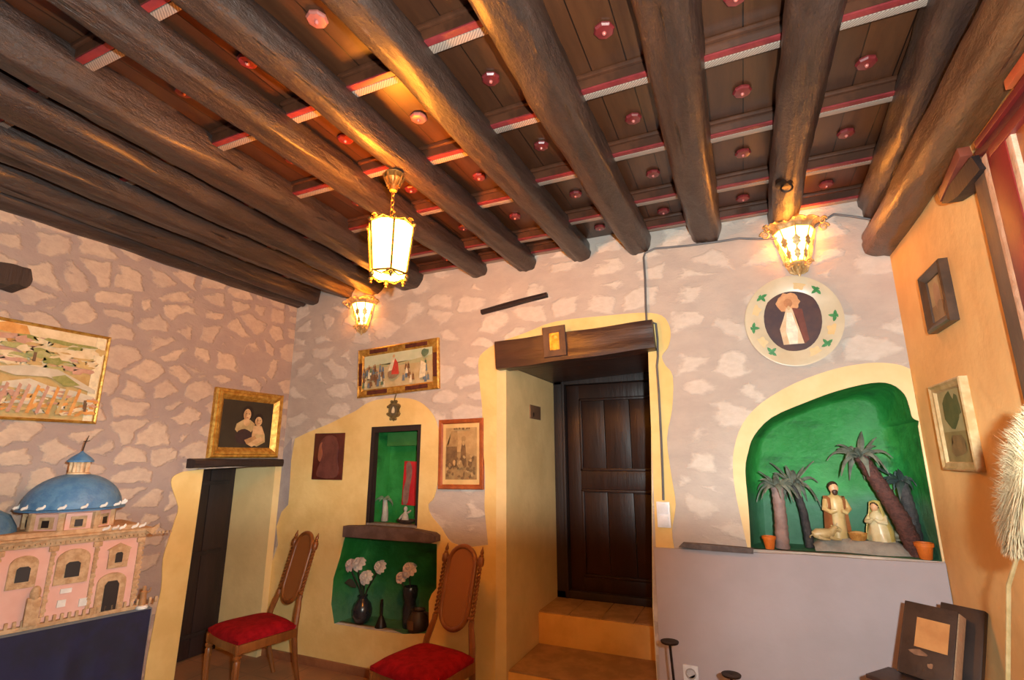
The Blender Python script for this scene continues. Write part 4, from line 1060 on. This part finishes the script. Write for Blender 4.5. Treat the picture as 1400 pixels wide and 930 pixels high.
CR = thing('crib_basket', 'oval tan crib basket between the standing and kneeling figurines', 'basket', (.556, .125, zr))
m = MB(); m.lathe([(.032, 0), (.042, .012), (.047, .036), (.050, .040), (.046, .043), (.040, .036), (.0, .030)], seg=24, sy=.75); m.build('basket', mat('tan_basket', (206,150,74), (176,118,50), 50, .6, bump=.8), CR)
m = MB(); m.ball((0, 0, .036), .040, 12, (1, .72, .38)); m.build('swaddle', mat('straw_cloth', (228,184,120), (206,160,96), 20, .7), CR)
def lying_animal(name, label, loc, rz, mt, horns, s=1.0):
    o = thing(name, label, 'figurine', loc, rz=rz); o.scale = (s,)*3
    m = MB(); K = 16
    path = [(-.075, 0, .030), (-.070, 0, .034), (-.045, 0, .040), (0, 0, .040), (.032, 0, .044), (.050, 0, .054), (.064, -.004, .070), (.074, -.006, .080), (.090, -.008, .076), (.110, -.010, .066), (.116, -.010, .064)]
    rd = [.006, .022, .036, .037, .035, .028, .022, .022, .019, .013, .004]; m.tube(path, rd, K)
    for (x, y, dx) in ((.035, -.026, .05), (.035, .026, .045), (-.04, -.032, .05), (-.04, .032, .05)):
        m.tube([(x, y*.8, .022), (x+dx*.4, y*1.25, .012), (x+dx, y*1.2, .008), (x+dx*1.25, y*1.15, .008)], [.016, .010, .007, .006], 8)
    m.tube([(-.074, 0, .034), (-.088, .010, .022), (-.084, .024, .010)], [.005, .004, .005], 7)
    for sy in (-1, 1):
        m.tube([(.074, sy*.016-.006, .090), (.070, sy*.034-.006, .094), (.074, sy*.044-.006, .088)] if horns else [(.070, sy*.010-.006, .094), (.064, sy*.016-.006, .116), (.066, sy*.014-.006, .130)], [.006, .008, .002], 7)
    m.build('body', mt, o)
    if horns:
        m = MB()
        for sy in (-1, 1): m.tube([(.078, sy*.010-.006, .097), (.080, sy*.024-.006, .106), (.084, sy*.026-.006, .120)], [.005, .004, .0015], 7)
        m.build('horns', mat('horn', (206,186,150), None, 12, .4), o)
    m = MB()
    for sy in (-1, 1): m.ball((.086, sy*.017-.007, .084), .0035, 8)
    m.build('eyes', mat('dark_eye', (30,22,18), None, 8, .2), o)
    return o
lying_animal('ox_figurine', 'cream ox figurine lying beside the standing figurine', (.385, .105, zr-.004), .25, mat('cream_hide', (214,192,140), (186,156,102), 12, .45, coat=.3), True, .82)
lying_animal('donkey_figurine', 'small grey-brown donkey figurine lying behind the kneeling woman', (.755, .20, zr), PI*.92, mat('grey_hide', (150,138,110), (130,116,90), 12, .5), False, .72)

# ------------------------------------------------------------------ chairs
def make_chair(label, loc, rz):
    o = thing('cane_back_chair', label, 'chair', loc, rz=rz, group='red-seated cane-back chairs')
    # local: faces -Y; seat centre at the origin in plan
    velv = mat('red_velvet', (156,16,28), (132,10,20), 20, .9, spec=.15)
    SW2, SD, SH = .235, .215, .40
    def seatpt(u, v):   # u -1..1 across, v -1 (front)..1 (back)
        w = SW2*(1-.10*(v+1)/2); return (u*w, v*SD+(-.02*(1-u*u) if v < 0 else 0))
    m = MB(); g = []
    n = 12
    for j in range(n+1):
        row = []
        for i in range(n+1):
            u, v = -1+2*i/n, -1+2*j/n; x, y = seatpt(u, v); e = (1-abs(u)**4)*(1-abs(v)**4)
            row.append((x, y, SH+.018+.048*e**.5))
        g.append(row)
    m.sheet(g)
    # skirt of the cushion
    edge = [g[0][i] for i in range(n+1)]+[g[j][n] for j in range(1, n+1)]+[g[n][n-i] for i in range(1, n+1)]+[g[n-j][0] for j in range(1, n)]
    a = [m.b.verts.new(p) for p in edge]; b = [m.b.verts.new((p[0]*1.0, p[1], SH-.004)) for p in edge]
    for k in range(len(a)): m.b.faces.new((a[k], a[(k+1) % len(a)], b[(k+1) % len(a)], b[k]))
    m.b.faces.new(b); bmesh.ops.remove_doubles(m.b, verts=m.b.verts[:], dist=1e-5)
    m.build('seat_cushion', velv, o, ang=50)
    m = MB()
    for e0, e1 in (((-1, -1), (1, -1)), ((1, -1), (1, 1)), ((1, 1), (-1, 1)), ((-1, 1), (-1, -1))):
        p, q = Vector((*seatpt(*e0), 0)), Vector((*seatpt(*e1), 0)); d = q-p; a_ = math.atan2(d.y, d.x)
        m.box((p+q)/2*0.985+Vector((0, 0, SH-.034)), (d.length*.985, .024, .058), Matrix.Rotation(a_, 3, 'Z'), bev=.004)
    m.build('seat_rail', CHAIRW, o, ang=30)
    for u in (-1, 1):   # turned front legs
        x, y = seatpt(u*.92, -.93); m = MB()
        m.lathe([(.014, 0), (.017, .004), (.013, .03), (.016, .10), (.021, .24), (.024, .285), (.018, .295), (.026, .305), (.026, .318), (.018, .325), (.024, .335), (.025, SH-.012)], (x, y, 0), 16)
        for k in range(8): a_ = 2*PI*k/8; m.tube([(x+.015*math.cos(a_), y+.015*math.sin(a_), .08), (x+.0205*math.cos(a_), y+.0205*math.sin(a_), .25)], .004, 5)
        m.build('leg', CHAIRW, o)
    for u in (-1, 1):   # rear legs
        x, y = seatpt(u*.93, .96); m = MB(); m.tube([(x*.90, y+.075, 0), (x*.95, y+.035, .15), (x, y+.004, .32), (x*.98, y+.004, .40), (x*.94, y+.018, .47)], [.016, .018, .022, .022, .021], 8); m.build('leg', CHAIRW, o)
    lean = .26
    def bk(x, h): return (x, .207+.018+(h-.47)*lean, h)
    BW = .152
    for u in (-1, 1):   # barley twist stiles
        m = MB(); x0 = seatpt(.90*u, 1)[0]*.98; x1 = u*BW
        m.tube([(x0, bk(0, .455)[1], .455), bk((x0+x1)/2, .52), bk(x1, .575)], [.021, .021, .017], 8)
        m.tube([bk(x1, .57), bk(x1, .60)], [.019, .019], 8)
        N = 64
        for ph in (0, PI):
            pts = []
            for k in range(N+1):
                t = k/N; h = .60+.315*t; c_ = Vector(bk(x1, h)); a_ = ph+t*2*PI*6.5
                pts.append(c_+Vector((math.cos(a_)*.0085, math.sin(a_)*.0085, 0)))
            m.tube(pts, .0075, 7)
        m.tube([bk(x1, .912), bk(x1, .925), bk(x1, .955), bk(x1, .968)], [.018, .023, .023, .018], 10)
        st_o = m.build('stile', CHAIRW, o)
        m = MB(); m.tube([bk(x1, .966), bk(x1, .975), bk(x1, .985), bk(x1, .995), bk(x1, 1.006), bk(x1, 1.018), bk(x1, 1.032)], [.012, .016, .010, .013, .010, .005, .002], 12); m.build('finial', CHAIRW, st_o)
    # long rounded cane panel with its frame
    def stadium(rx, h0, h1, n=16):
        pts = []
        for k in range(n+1): a_ = PI*k/n; pts.append((rx*math.cos(a_), h1-rx+rx*math.sin(a_)*1.0))
        for k in range(n+1): a_ = PI+PI*k/n; pts.append((rx*math.cos(a_), h0+rx+rx*math.sin(a_)*1.0))
        return pts
    m = MB(); st = stadium(.112, .535, 1.022); m.tube([bk(x, h) for x, h in st], .017, 10, closed=True)
    for h in (.615, .935):
        for u in (-1, 1): m.tube([bk(u*.105, h), bk(u*BW, h)], .011, 8)
    bf_o = m.build('back_frame', CHAIRW, o)
    m = MB(); st = stadium(.105, .542, 1.015); f1 = [m.b.verts.new(Vector(bk(x, h))+Vector((0, -.004, 0))) for x, h in st]; f2 = [m.b.verts.new(Vector(bk(x, h))+Vector((0, .004, 0))) for x, h in st]
    m.b.faces.new(f1); m.b.faces.new(f2[::-1])
    for k in range(len(f1)): m.b.faces.new((f1[k], f1[(k+1) % len(f1)], f2[(k+1) % len(f1)], f2[k]))
    k = NT('woven_cane'); ck = k.t.nodes.new('ShaderNodeTexChecker'); ck.inputs['Scale'].default_value = 220; k.l(k.coords(), ck.inputs['Vector'])
    ck.inputs['Color1'].default_value = lin((164,106,56)); ck.inputs['Color2'].default_value = lin((134,82,40)); k.l(ck.outputs[0], k.b.inputs['Base Color']); k.b.inputs['Roughness'].default_value = .55
    m.build('cane_panel', k.m, bf_o, smooth=False)
    return o
c1 = make_chair('red-seated cane-back chair in the corner beside the narrow plank door', (-3.375, -.545, 0), math.radians(-14))
dup(c1, (-1.865, -.60, 0), (0, 0, math.radians(-9)), 'red-seated cane-back chair standing beside the main door recess')

# ------------------------------------------------------------------ church model on a blue cloth
AZ = math.radians(14); dv = Vector((math.sin(AZ), math.cos(AZ), 0)); nv = Vector((math.cos(AZ), -math.sin(AZ), 0))
corner = Vector((-3.22, -1.515, .79)); RZ = PI/2-AZ   # local x = along the front, local -y = out of the front
TB = thing('side_table', 'table hidden under a dark blue cloth, carrying the church model', 'table', (corner.x, corner.y, 0), rz=RZ)
m = MB(); m.box((-.32, .16, .765), (.76, .40, .03), bev=.004); m.build('tabletop', CHAIRW, TB)
for x in (-.66, .02):
    for y in (.0, .32): m = MB(); m.box((x, y, .375), (.05, .05, .75), bev=.004); m.build('leg', CHAIRW, TB)
blue = mat('navy_cloth', (15,18,62), (10,12,44), 9, .75, sheen=.3, bump=.2)
CL = thing('blue_tablecloth', 'dark blue cloth draped to the floor under the church model', 'tablecloth', (corner.x, corner.y, 0), rz=RZ)
m = MB(); X0, X1, Y0_, Y1_ = -.72, .078, -.058, .375; top = []
def perim(n=140):
    pts = []; per_ = 2*((X1-X0)+(Y1_-Y0_))
    for k in range(n):
        s_ = per_*k/n
        for L2, p, d in (((X1-X0), (X0, Y0_), (1, 0)), ((Y1_-Y0_), (X1, Y0_), (0, 1)), ((X1-X0), (X1, Y1_), (-1, 0)), ((Y1_-Y0_), (X0, Y1_), (0, -1))):
            if s_ <= L2: pts.append((p[0]+d[0]*s_, p[1]+d[1]*s_, d, k)); break
            s_ -= L2
    return pts
pp = perim(); rings = []
for j in range(9):
    t = j/8; z = .7865-.7765*t if j else .7865; ring = []
    for (x, y, d, k) in pp:
        n_ = Vector((d[1], -d[0])); w_ = (.004+.022*t*(1 if n_.y < .5 else .2))*(.6+.4*math.sin(k*.31))*math.sin(k*.62+1.5*math.sin(k*.2)) if j > 1 else 0
        out_ = .004+.008*t+w_*(1 if n_.y <= 0.5 else .3)
        ring.append(m.b.verts.new((x+n_.x*out_, y+n_.y*out_, z)))
    rings.append(ring)
for A, B in zip(rings, rings[1:]):
    for k in range(len(A)): m.b.faces.new((A[k], A[(k+1) % len(A)], B[(k+1) % len(A)], B[k]))
m.b.faces.new(rings[0])
m.build('cloth', blue, CL, ang=50)

zc = .789
CH = thing('church_model', 'pink model church with a blue dome on the navy tablecloth', 'model church', (corner.x, corner.y, zc), rz=RZ)
pinkw = mat('pink_card', (226,180,168), (218,168,154), 6, .7); stone_c = mat('model_stone', (206,172,134), (182,144,104), 30, .75, bump=.6); bluet = mat('blue_dome_tiles', (70,116,160), (92,134,170), 26, .45, bump=.5); dkw = mat('model_window', (40,30,28), None, 8, .5); whm = mat('white_statuette', (232,230,226), None, 14, .6)
LW, HB, DP = .66, .405, .33
m = MB(); m.box((-LW/2, DP/2, HB/2+.012), (LW, DP, HB-.02)); WLS = m.build('walls', pinkw, CH, smooth=False)
m = MB(); m.box((-LW/2, DP/2, .010), (LW+.04, DP+.04, .02), bev=.003)
for k in range(26): m.box((-LW+.015+k*.030, -.012, .034), (.014, .016, .030), bev=.003)
m.build('plinth', stone_c, CH, ang=30)
m = MB()
for zz, ex, hh2 in ((HB-.012, .010, .018), (HB+.006, .022, .018), (HB+.022, .038, .014)): m.box((-LW/2+.0, DP/2, zz), (LW+2*ex, DP+2*ex, hh2), bev=.004)
for k in range(40): m.box((-LW+.01+k*.020, -.016, HB-.004), (.010, .014, .012))
m.prism([(.0, HB+.012), (.055, HB+.045), (.060, HB+.030), (.03, HB-.01)], -.04, -.02)
m.build('cornice', stone_c, CH, ang=30)
for x in (-.012, -.212, -.395, -.60):
    m = MB(); m.box((x, -.002, .215), (.018, .008, .34))
    for k in range(15): m.box((x+(.003 if k % 2 else -.003), -.005, .052+k*.0222), (.020 if k % 2 else .014, .010, .013), bev=.002)
    m.box((x, -.007, HB-.035), (.040, .016, .026), bev=.004)
    m.build('pilaster', stone_c, WLS, ang=30)
m = MB(); m.box((.003, .012, .21), (.006, .02, .34))
for k in range(12): m.box((.005, .012, .06+k*.026), (.014, .026, .015), bev=.002)
m.build('pilaster', stone_c, WLS, ang=30)
def surround(px, z, w, h, arch, name='window_surround'):
    m = MB(); pts = [(px-w, z-h), (px+w, z-h), (px+w, z+h*.6)]
    if arch: pts += [(px+w*math.cos(a), z+h*.6+w*.75*math.sin(a)) for a in [PI*k/10 for k in range(1, 10)]]
    else: pts += [(px+w*1.25, z+h*.7), (px, z+h*1.25), (px-w*1.25, z+h*.7)]
    pts += [(px-w, z+h*.6)]
    m.prism(pts, -.012, .004, bev=.003); return m.build(name, stone_c, CH, ang=30)
wins = [(-.305, .262, .070, .075, True, .030, .034), (-.108, .292, .046, .058, False, .016, .024), (-.50, .268, .055, .07, True, .026, .032), (-.63, .268, .03, .07, False, .014, .032)]
for x, z, w_, h_, ar, ww, wh in wins:
    sr = surround(x, z, w_, h_, ar); m = MB(); m.prism([(x-ww, z-wh*1.2), (x+ww, z-wh*1.2), (x+ww, z+wh*.7), (x+ww*.6, z+wh), (x-ww*.6, z+wh), (x-ww, z+wh*.7)], -.018, -.012); m.build('window', dkw, sr, smooth=False)
sr = surround(-.120, .105, .066, .095, True, 'door_surround')
m = MB(); m.prism([(-.152, .022), (-.088, .022), (-.088, .150), (-.10, .170), (-.14, .170), (-.152, .150)], -.020, -.012); m.build('church_door', dkw, sr, smooth=False)
m = MB()
m.box((-.44, -.022, .085), (.055, .03, .13), bev=.006); m.ball((-.44, -.03, .17), .022, 10, (1, .6, 1.6)); m.build('statue_niche', stone_c, CH)
for x, z, w_, h_ in ((-.315, .155, .046, .022), (-.325, .096, .034, .034), (-.235, .085, .034, .038)): m = MB(); m.box((x, -.004, z), (w_, .010, h_)); m.build('paper_note', whm, WLS, smooth=False)
# roof, drum, dome, lantern
m = MB(); m.box((-.33, DP/2, HB+.040), (.62, DP+.02, .026), bev=.004); m.build('roof_deck', stone_c, CH, ang=30)
DX, DYc, DZ = -.315, .165, HB+.05
m = MB(); m.lathe([(.185, 0), (.185, .085), (.205, .090), (.208, .10)], (DX, DYc, DZ), 8, ang=PI/8); DRM = m.build('drum', pinkw, CH, ang=20)
m = MB()
for k in range(8):
    a = 2*PI*k/8+PI/8; m.box((DX+.186*math.cos(a), DYc+.186*math.sin(a), DZ+.046), (.028, .028, .09), Matrix.Rotation(a, 3, 'Z'), bev=.003)
    a = 2*PI*k/8; m.box((DX+.172*math.cos(a), DYc+.172*math.sin(a), DZ+.040), (.012, .068, .060), Matrix.Rotation(a, 3, 'Z'), bev=.003)
m.build('drum_pilasters', stone_c, CH, ang=30)
for k in (4, 5, 6, 7, 0):
    a = 2*PI*k/8; m = MB(); m.box((DX+.1775*math.cos(a), DYc+.1775*math.sin(a), DZ+.036), (.006, .034, .036), Matrix.Rotation(a, 3, 'Z')); m.build('drum_window', dkw, DRM, smooth=False)
m = MB(); m.lathe([(.238, .098), (.240, .106), (.222, .110)], (DX, DYc, DZ), 40)
m.lathe([(.222*math.cos(t), .108+.182*math.sin(t)) for t in [PI/2*.93*k/12 for k in range(13)]], (DX, DYc, DZ), 40); m.build('dome', bluet, CH, ang=40)
zl = DZ+.285
m = MB()
for k in range(8): a = 2*PI*k/8; m.tube([(DX+.040*math.cos(a), DYc+.040*math.sin(a), zl), (DX+.040*math.cos(a), DYc+.040*math.sin(a), zl+.070)], .0075, 7)
m.lathe([(.052, -.004), (.054, .006), (.046, .010)], (DX, DYc, zl), 20); m.lathe([(.024, 0), (.024, .07)], (DX, DYc, zl), 12); m.build('lantern_columns', mat('cream_columns', (224,190,150), (190,146,104), 20, .6), CH)
m = MB(); m.lathe([(.060, .066), (.062, .074), (.048, .090), (.026, .108), (.010, .120), (.004, .128)], (DX, DYc, zl), 24); m.build('lantern_cap', bluet, CH)
m = MB(); m.tube([(DX, DYc, zl+.12), (DX+.006, DYc, zl+.17), (DX+.016, DYc-.004, zl+.215)], [.0035, .003, .002], 6); m.tube([(DX-.004, DYc, zl+.18), (DX+.026, DYc, zl+.186)], .002, 6); m.build('spire_cross', IRON, CH)
# lower roof beside the dome
m = MB(); m.lathe([(.135, 0), (.13, .03), (.10, .085), (.05, .115), (.0, .12)], (DX-.345, DYc+.0, DZ), 24); m.build('side_dome', bluet, CH)
random.seed(2)
DOME = [c for c in CH.children if c.name.startswith('dome')][0]; CRN = [c for c in CH.children if c.name.startswith('cornice')][0]
def statuette(c, rot, par):
    m = MB(); c = Vector(c); R_ = rot.to_matrix(); pts = [(-.016, 0, .0), (-.008, 0, .006), (.006, 0, .008), (.013, 0, .016), (.014, 0, .024)]
    m.tube([c+R_ @ Vector(q) for q in pts], [.005, .008, .008, .006, .004], 8); m.build('white_statuette', whm, par)
for k in range(9):
    a = PI+PI*k/8; statuette((DX+.230*math.cos(a), DYc+.230*math.sin(a), DZ+.112), Euler((0, 0, random.uniform(-.5, .5))), DOME)
for x in (-.02, -.055, -.115, -.15, -.19): statuette((x, -.02, HB+.036), Euler((0, random.uniform(-.2, .2), random.uniform(-.5, .5))), CRN)
SG = thing('saint_statuette', 'tiny cream and brown saint statuette beside the church corner', 'figurine', (corner.x+nv.x*.025+dv.x*.035, corner.y+nv.y*.025+dv.y*.035, .7885), rz=RZ)
m = MB(); m.lathe([(.028, 0), (.030, .006), (.026, .016), (.020, .018)], seg=16); m.build('base', whm, SG)
m = MB(); m.lathe([(.018, .017), (.020, .03), (.015, .065), (.017, .085), (.008, .094), (.0105, .104), (.0085, .116), (.0, .119)], seg=16, sy=.8); m.tube([(.014, 0, .08), (.026, -.006, .085), (.030, -.006, .105)], [.006, .005, .004], 7); m.build('body', mat('brown_statuette', (176,132,88), (140,100,66), 14, .5), SG)

# ------------------------------------------------------------------ old book on a book stand by the cream wall
BLOC, BRZ, ZB = (.625, -.58, 0), math.radians(-40), .685
BS = thing('book_stand', 'dark wooden book stand holding the old book, beside the cream wall', 'book stand', BLOC, rz=BRZ)
darkb = mat('near_black_wood', (40,28,26), (56,40,34), 10, .5)
Rk = Matrix.Rotation(math.radians(-29), 3, 'X')
m = MB(); m.box(Rk @ Vector((.055, .098, .180))+Vector((0, 0, ZB)), (.165, .030, .38), Rk, bev=.006); m.build('back_board', darkb, BS)
m = MB(); m.box((-.045, -.020, ZB-.018), (.30, .18, .018), bev=.006); m.build('ledge', mat('ledge_wood', (74,52,44), (58,40,36), 10, .5), BS)
m = MB(); m.lathe([(.022, .03), (.026, .06), (.018, .20), (.024, .35), (.018, .50), (.026, .60), (.03, ZB-.03)], (0, .03, 0), 18); m.build('post', darkb, BS)
for k in range(3):
    a = 2*PI*k/3+1.5; m = MB(); m.tube([(0, .03, .12), (.08*math.cos(a), .03+.08*math.sin(a), .06), (.13*math.cos(a), .03+.13*math.sin(a), .014)], [.018, .015, .014], 8); m.build('foot', darkb, BS)
OB = thing('old_book', 'thick old dark book with a tan label propped on the book stand', 'book', BLOC, rz=BRZ)
def bb(x, y, z): return Rk @ Vector((x, y, z))+Vector((0, 0, ZB+.004))
cov = mat('worn_leather', (62,44,36), (46,32,28), 7, .55, bump=.5)
m = MB(); m.box(bb(-.02, .008, .160), (.200, .008, .310), Rk, bev=.003); FC = m.build('front_cover', cov, OB)
m = MB(); m.box(bb(-.018, .040, .160), (.202, .054, .300), Rk, bev=.003); m.build('page_block', mat('old_pages', (186,146,112), (164,122,92), 40, .8, stretch=(1, 12, 1)), OB)
m = MB(); m.box(bb(-.02, .072, .160), (.200, .008, .310), Rk, bev=.003); m.build('back_cover', cov, OB)
m = MB(); m.box(bb(-.122, .040, .160), (.010, .070, .310), Rk, bev=.004); m.build('spine', cov, OB)
m = MB(); m.box(bb(-.006, .0032, .190), (.125, .002, .125), Rk); m.build('paper_label', mat('tan_label', (204,146,88), (188,128,74), 9, .7), FC)
for cx_, cz_, rx_, rz_ in ((-.045, .105, .036, .014), (.0, .065, .010, .009)):
    m = MB(); m.prism(blob(0, 0, rx_, rz_, 12, .3), -.001, .001, Matrix.Translation(bb(cx_, .0032, cz_)) @ Rk.to_4x4()); m.build('worn_patch', mat('worn_patch', (150,110,82), (120,84,62), 20, .7), FC)

# ------------------------------------------------------------------ iron candle stand
CA = thing('candle_stand', 'thin iron candle stand with round drip pans before the lilac grey dado', 'candle stand', (-.30, -.50, 0))
m = MB(); m.tube([(0, 0, .04), (0, 0, .30), (0, 0, .40)], .009, 10); m.ball((0, 0, .30), .016, 10); m.build('shaft', IRON, CA)
for k in range(3):
    a = 2*PI*k/3+.4; m = MB(); m.tube([(0, 0, .12), (.06*math.cos(a), .06*math.sin(a), .10), (.12*math.cos(a), .12*math.sin(a), .04), (.15*math.cos(a), .15*math.sin(a), .008)], .008, 8); m.build('foot', IRON, CA)
for (x, z) in ((-.14, .682), (.145, .572)):
    m = MB(); m.tube([(0, 0, .36), (x*.35, 0, .34), (x*.85, 0, .42), (x*.94, 0, .50), (x, 0, z-.01)], .0065, 8)
    m.build('arm', IRON, CA)
    m = MB(); m.lathe([(.010, z-.012), (.044, z-.004), (.046, z+.004), (.040, z+.005), (.0, z-.001)], (x, 0, 0), 22); m.build('drip_pan', IRON, CA)

# ------------------------------------------------------------------ pampas grass
VB = Vector((.655, -1.27, 0))
PA = thing('pampas_grass', 'tall cream pampas grass plume in a vase before the cream wall', 'dried grass', VB)
s0, s1_, q1, q2, q3 = (at(x, y, 0, X)-VB for x, y, X in ((1378,930,.66), (1379,800,.66), (1390,765,.66), (1428,680,.655), (1414,548,.66)))
m = MB(); m.lathe([(.045, 0), (.060, .03), (.066, .14), (.056, .28), (.036, .36), (.032, .40), (.042, .43), (.036, .43), (.028, .40), (.0, .38)], seg=26); m.build('vase', mat('brown_floor_vase', (122,82,54), (100,66,44), 8, .4), PA)
m = MB(); m.tube([(0, 0, .385), Vector((0, 0, .385)).lerp(s0, .5)+Vector((0, .01, 0)), s0, s1_, q1, q2, q3], [.007, .007, .0065, .006, .005, .004, .002], 7); m.build('stalk', mat('straw_stalk', (212,184,132), (190,160,108), 20, .6), PA)
m = MB(); rnd = random.Random(77)
for k in range(15000):
    t = rnd.random()**.9
    p0 = q1.lerp(q2, t/.42) if t < .42 else q2.lerp(q3, (t-.42)/.58)
    rad = .088*math.sin(PI*min(1, .06+.94*t)**.85)+.010
    a = rnd.uniform(0, 2*PI); d = Vector((math.cos(a)*.75, math.sin(a), 0)); l = rad*rnd.uniform(.6, 1.15)
    droop = rnd.uniform(-.35, .9)
    p1 = p0+d*l*.55+Vector((0, 0, l*.5)); p2 = p0+d*l+Vector((0, 0, l*droop))
    s_ = Vector((-d.y, d.x, .3)).normalized()*.0014
    v = [m.b.verts.new(q) for q in (p0-s_, p0+s_, p1+s_*1.4, p1-s_*1.4)]; tip = m.b.verts.new(p2)
    m.b.faces.new(v); m.b.faces.new((v[3], v[2], tip))
pl_ = m.build('plume', mat('plume_cream', (214,194,156), (196,174,136), 40, .8), PA, smooth=False); pl_['kind'] = 'stuff'

# ------------------------------------------------------------------ red painted altar frame on the cream wall
AF = thing('altar_frame', 'red and cream painted wooden altar frame with red rails on the cream wall', 'altar frame', (XR, 0, 0))
def slat(name, ya, yb, za, zb, xf, mt, xb=0.0):
    m = MB(); m.box(((xb+xf-XR)/2 if xb else (xf-XR)/2, (ya+yb)/2, (za+zb)/2), (abs(xf-XR-xb), abs(ya-yb), zb-za), bev=.003); m.build(name, mt, AF, ang=30)
slat('brown_post', -1.258, -1.347, 0, 2.66, .870, ALTARW)
slat('cream_edge', -1.349, -1.392, 0, 2.65, .868, CREAMEDGE)
slat('red_pilaster', -1.394, -1.520, 0, 2.65, .866, RED)
slat('cream_edge', -1.522, -1.556, 0, 2.65, .868, CREAMEDGE)
slat('gilded_panel', -1.558, -2.6, 0, 2.65, .880, mat('gilded_panel', (196,120,48), (150,70,30), 7, .5, bump=.4))
slat('dark_rail', -1.30, -3.0, 2.652, 2.70, .872, mat('dark_red_board', (96,26,26), (78,20,22), 8, .5))
slat('red_rail', -1.352, -3.0, 2.69, 2.716, .858, RED)
slat('red_rail', -1.42, -3.0, 2.615, 2.650, .862, RED)
slat('orange_rail', -1.60, -3.0, 2.745, 2.778, .862, mat('orange_red_paint', (206,110,60), (184,84,46), 8, .5))
BR = thing('wall_bracket', 'short dark corbel with a red side under the lowest beam on the cream wall', 'corbel', (XR, -1.18, 2.60))
m = MB(); m.prism([(-.19, .0), (-.15, .075), (.13, .075), (.17, .045), (.12, .02), (.02, .0)], -.0, .055, Matrix.Rotation(PI/2, 4, 'Z') @ Matrix.Identity(4), bev=.005); m.build('corbel', DARKW, BR, ang=30)
m = MB(); m.box((-.040, .05, .105), (.04, .26, .045), Matrix.Rotation(math.radians(-14), 3, 'X'), bev=.004); m.build('red_side', mat('bracket_red', (126,62,44), (104,46,36), 8, .5), BR, ang=30)

# ------------------------------------------------------------------ light
def light(name, typ, loc, e, col, **kw):
    l = bpy.data.lights.new(name, typ); l.energy = e; l.color = col
    for k, v in kw.items(): setattr(l, k, v)
    o = bpy.data.objects.new(name, l); C.objects.link(o); o.location = loc; return o
# camera flash tilted up, plus two added spots that fill the lower corners
FLP, FLC = CAM+right*.16+up*.12-fwd*.05, (.90, 1, .98)
def toward(px, py): return r_*((px-700)/FPX)-u_*((py-465)/FPX)+fwd
for aim, ang_, bl, en in ((u_+fwd*.445, 180, .11, 430), (toward(1210, 905), 50, 1, 310), (toward(190, 900), 46, 1, 330)):
    f_ = light('flash_and_fill', 'SPOT', FLP, en, FLC, spot_size=math.radians(ang_), spot_blend=bl, shadow_soft_size=.025)
    f_.rotation_euler = aim.to_track_quat('-Z', 'Y').to_euler()
wd = bpy.data.worlds.new('room_air'); bpy.context.scene.world = wd; wd.use_nodes = True
wd.node_tree.nodes['Background'].inputs[0].default_value = (1, .72, .42, 1); wd.node_tree.nodes['Background'].inputs[1].default_value = .02

sc = bpy.context.scene
sc.view_settings.view_transform = 'Standard'; sc.view_settings.look = 'None'; sc.view_settings.exposure = 0.0; sc.view_settings.gamma = 1.0
sc.view_settings.use_curve_mapping = False
